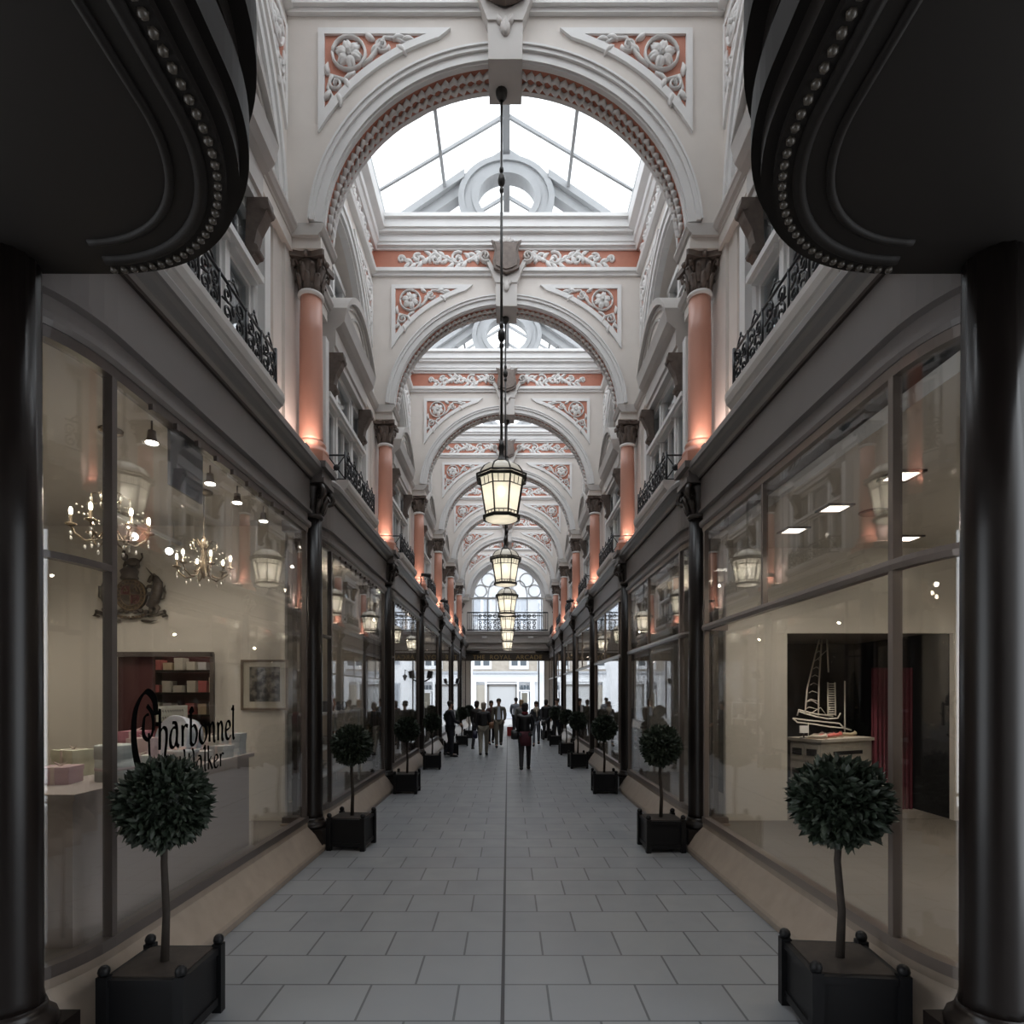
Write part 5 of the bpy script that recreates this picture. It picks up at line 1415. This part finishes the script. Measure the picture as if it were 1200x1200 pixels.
    for (hip, kn, an) in Ls:
        i = len(J); J += [(V(*hip), .115*k*wgt), (V((hip[0]+kn[0])/2, (hip[1]+kn[1])/2, .72), .106*k*wgt), (V(*kn), .080*k*wgt), (V(an[0], an[1]+.01, an[2]-.04), .064*k*wgt if skirt is None else .055*k)]
        E += [(0, i), (i, i+1), (i+1, i+2), (i+2, i+3)]
    link('trousers', skinmesh(J, E, 0, 1), lm, R)
    if skirt:
        s_ = MB(); s_.lathe([(.135*k, 1.04*k), (.165*k, .92*k), (.175*k, .78*k), (.17*k, .66*k)], 18); s_.build('skirt', mat('skirt'+str(skirt), skirt, .8), R)
    # shoes
    for (hip, kn, an) in Ls:
        s_ = MB(); s_.tube([V(an[0], an[1]+.055, an[2]-.05), V(an[0], an[1]-.02, an[2]-.04), V(an[0], an[1]-.12, an[2]-.065), V(an[0], an[1]-.20, an[2]-.075)], [.044*k, .056*k, .052*k, .030*k], 8, .85)
        s_.build('shoe', mat('shoe_leather'+str(shoe), shoe, .35), R)
    # jacket
    jm = mat('jacket'+str(top), top, rough, noise=.1, nscale=14)
    f_ = .92 if female else 1.0
    J = [(V(0, 0, 1.0-coat), .165*k*f_+coat*.05*k), (V(0, -lean*.02, 1.15), .155*k*f_), (V(0, -lean*.06, 1.33), .178*k*f_), (V(0, -lean*.1, 1.455), .118*k), (V(0, -lean*.1, 1.515), .072*k)]
    E = [(0, 1), (1, 2), (2, 3), (3, 4)]
    for (sh, el, wr, hd) in As:
        i = len(J); J += [(V(*sh), .086*k*f_), (V(*el), .068*k*f_), (V(*wr), .050*k*f_)]
        E += [(3, i), (i, i+1), (i+1, i+2)]
    link('jacket', skinmesh(J, E, 1, 1), jm, R)
    if shirt:
        s_ = MB(); s_.prism([(-.035*k, 1.50*k), (.035*k, 1.50*k), (.062*k, 1.2*k), (.07*k, 1.02*k), (-.07*k, 1.02*k), (-.062*k, 1.2*k)], -(.165+lean*.05)*k, -.10*k, 'y')
        s_.build('shirt_front', mat('shirt'+str(shirt), shirt, .7), R)
    return R
def bag(parent, name, x, y, z, w, h, col, straptop=None, label=None):
    bm_ = mat('bag'+str(col), col, .45)
    m = MB(); m.tube([(x-w*.5, y, z), (x-w*.25, y, z), (x+w*.25, y, z), (x+w*.5, y, z)], [h*.42, h*.5, h*.5, h*.42], 10, 1.0)
    R = thing(name, label, 'bag', (0, 0, 0)); R.location = parent.location; R.rotation_euler = parent.rotation_euler
    m.build('bag_body', bm_, R)
    m = MB()
    if straptop: m.tube([(x-w*.3, y, z+h*.4), straptop, (x+w*.3, y, z+h*.4)], .011, 5)
    m.build('strap', bm_, R)
    return R
DK = (.012, .012, .015)
p1 = person('man in dark navy suit standing sideways on the left, hands at his front, looking across', -1.78, 18.45, 1.75, PI/2+.35, .02, ((.25, .6), (.25, .6)), top=(.010, .012, .022), legs=(.010, .011, .018), shirt=(.6, .6, .62), coat=.10)
p2 = person('grey-haired woman walking away in black top and khaki trousers with a tan shoulder bag', -.74, 18.7, 1.70, PI, .16, ((.1, .1), (.15, .25)), top=DK, legs=(.24, .22, .18), hair=(.28, .24, .20), female=True)
bag(p2, 'shoulder_bag', -.24, -.04, .98, .14, .22, (.22, .10, .05), (-.12, .0, 1.48), 'tan brown shoulder bag carried by the woman in khaki trousers')
bag(p2, 'carrier_bag', .27, -.02, .68, .14, .26, (.01, .012, .04), (.27, -.02, .88), 'dark navy carrier bag held low by the woman in khaki trousers')
p3 = person('man in grey-brown blazer and pale blue shirt walking towards the camera', -.31, 21.8, 1.79, .05, .14, ((.1, .15), (.15, .2)), top=(.13, .115, .09), legs=(.14, .125, .10), hair=(.06, .045, .035), shirt=(.50, .58, .70), coat=.08)
p4 = person('dark-haired woman in black coat beyond the woman in khaki trousers', -1.06, 20.6, 1.72, PI-.2, .1, ((.1, .1), (.1, .1)), top=(.015, .013, .014), legs=DK, hair=(.035, .02, .015), female=True, coat=.15)
p5 = person('woman walking away in black leather jacket, maroon skirt and black leggings, nearest walker', .47, 15.2, 1.74, PI-.05, .17, ((.25, .35), (.1, .2)), top=(.014, .014, .017), legs=(.012, .010, .012), hair=(.012, .010, .010), female=True, skirt=(.07, .012, .022), rough=.3)
bag(p5, 'handbag', .26, -.08, .92, .20, .26, (.012, .012, .013), (.22, -.02, 1.44), 'black handbag hung from the left shoulder of the woman in leather jacket')
m = MB(); m.lathe([(.075, 1.44), (.09, 1.47), (.08, 1.51), (.06, 1.53)], 12); o = m.build('scarf', mat('red_scarf', (.16, .02, .03), .8), p5)
p6 = person('fair-haired person in mid grey jacket beyond the leather jacket woman', .52, 21.8, 1.75, PI+.1, .1, ((.1, .1), (.2, .4)), top=(.16, .165, .17), legs=(.03, .03, .035), hair=(.30, .20, .11), female=True)
p7 = person('distant man in pale blue-grey shirt reaching an arm out to his side', .40, 27.2, 1.78, PI, .08, ((.1, .2), (.9, .2)), top=(.34, .38, .45), legs=(.04, .04, .05), hair=(.02, .016, .014))
p8 = person('woman in cream scarf, dark jacket and grey trousers walking towards the camera', 1.10, 22.4, 1.68, -.1, .14, ((.2, .7), (.1, .2)), top=(.05, .052, .06), legs=(.16, .17, .20), hair=(.04, .03, .022), female=True, coat=.05)
m = MB(); m.lathe([(.08, 1.28), (.115, 1.33), (.12, 1.38), (.09, 1.44), (.065, 1.47)], 14, (0, -.05, 0)); m.tube([(0.02, -.14, 1.38), (.03, -.16, 1.25), (.04, -.16, 1.10)], [.05, .045, .035], 8, .6); m.build('scarf', mat('cream_scarf', (.48, .42, .34), .85, noise=.2, nscale=30), p8)
bag(p8, 'handbag', .28, -.05, .86, .18, .22, (.012, .012, .013), (.22, 0, 1.42), 'small black handbag at the side of the woman in the cream scarf')
p9 = person('person in black coat standing by the right row of bay trees', 1.62, 24.6, 1.72, PI-.3, .03, ((.1, .1), (.1, .1)), top=DK, legs=DK, hair=(.03, .02, .018), female=True, coat=.12)
p10 = person('man in black suit with white collar standing by the right window', 2.02, 23.9, 1.78, -.5, .03, ((.1, .2), (.1, .2)), top=(.010, .010, .014), legs=(.010, .010, .014), hair=(.05, .035, .025), shirt=(.65, .65, .66), coat=.08)
p11 = person('dark-haired person in maroon cardigan beside the blazer man', -.62, 22.9, 1.70, .2, .05, ((.1, .1), (.1, .1)), top=(.05, .012, .018), legs=DK, hair=(.04, .025, .018), female=True)
R = thing('red_bag', 'red and white carrier bag on the floor beyond the blazer man', 'bag', (.15, 27.5, 0)); m = MB(); m.box(-.16, .16, -.08, .08, 0, .42); m.build('bag_body', mat('red_paper', (.35, .03, .03), .6), R); m = MB(); m.tube([(-.08, 0, .42), (-.05, 0, .52), (.05, 0, .52), (.08, 0, .42)], .008, 5); m.build('handle', WPL, R)

# ================================================================== LIGHT, WORLD, CAMERA
w = bpy.data.worlds.new('overcast'); sc.world = w; w.use_nodes = True
bg = w.node_tree.nodes['Background']; bg.inputs['Color'].default_value = (.90, .95, 1.0, 1); bg.inputs['Strength'].default_value = 1.0
pl = bpy.data.lights.new('skylight_portal', 'AREA'); pl.shape = 'RECTANGLE'; pl.size = 5.0; pl.size_y = 32.4; pl.cycles.is_portal = True
po = bpy.data.objects.new('skylight_portal', pl); COL.objects.link(po); po.location = (0, 19.2, 13.2)
cam = bpy.data.cameras.new('camera'); co = bpy.data.objects.new('camera', cam); COL.objects.link(co); sc.camera = co
co.location = (.035, 0, 2.0); co.rotation_euler = (PI/2, 0, 0)
cam.sensor_width = 36; cam.lens = 692/1200*36; cam.shift_x = .0038; cam.shift_y = .1767; cam.clip_start = .05; cam.clip_end = 300
sc.view_settings.view_transform = 'Standard'; sc.view_settings.look = 'None'; sc.view_settings.gamma = 1; sc.view_settings.use_curve_mapping = False
sc.view_settings.exposure = 1.68
sc.cycles.use_denoising = True
sc.cycles.transparent_max_bounces = 24; sc.cycles.max_bounces = 7; sc.cycles.diffuse_bounces = 4; sc.cycles.glossy_bounces = 3; sc.cycles.transmission_bounces = 4
sc.cycles.sample_clamp_indirect = 6; sc.cycles.caustics_reflective = False; sc.cycles.caustics_refractive = False
sc.render.use_persistent_data = False
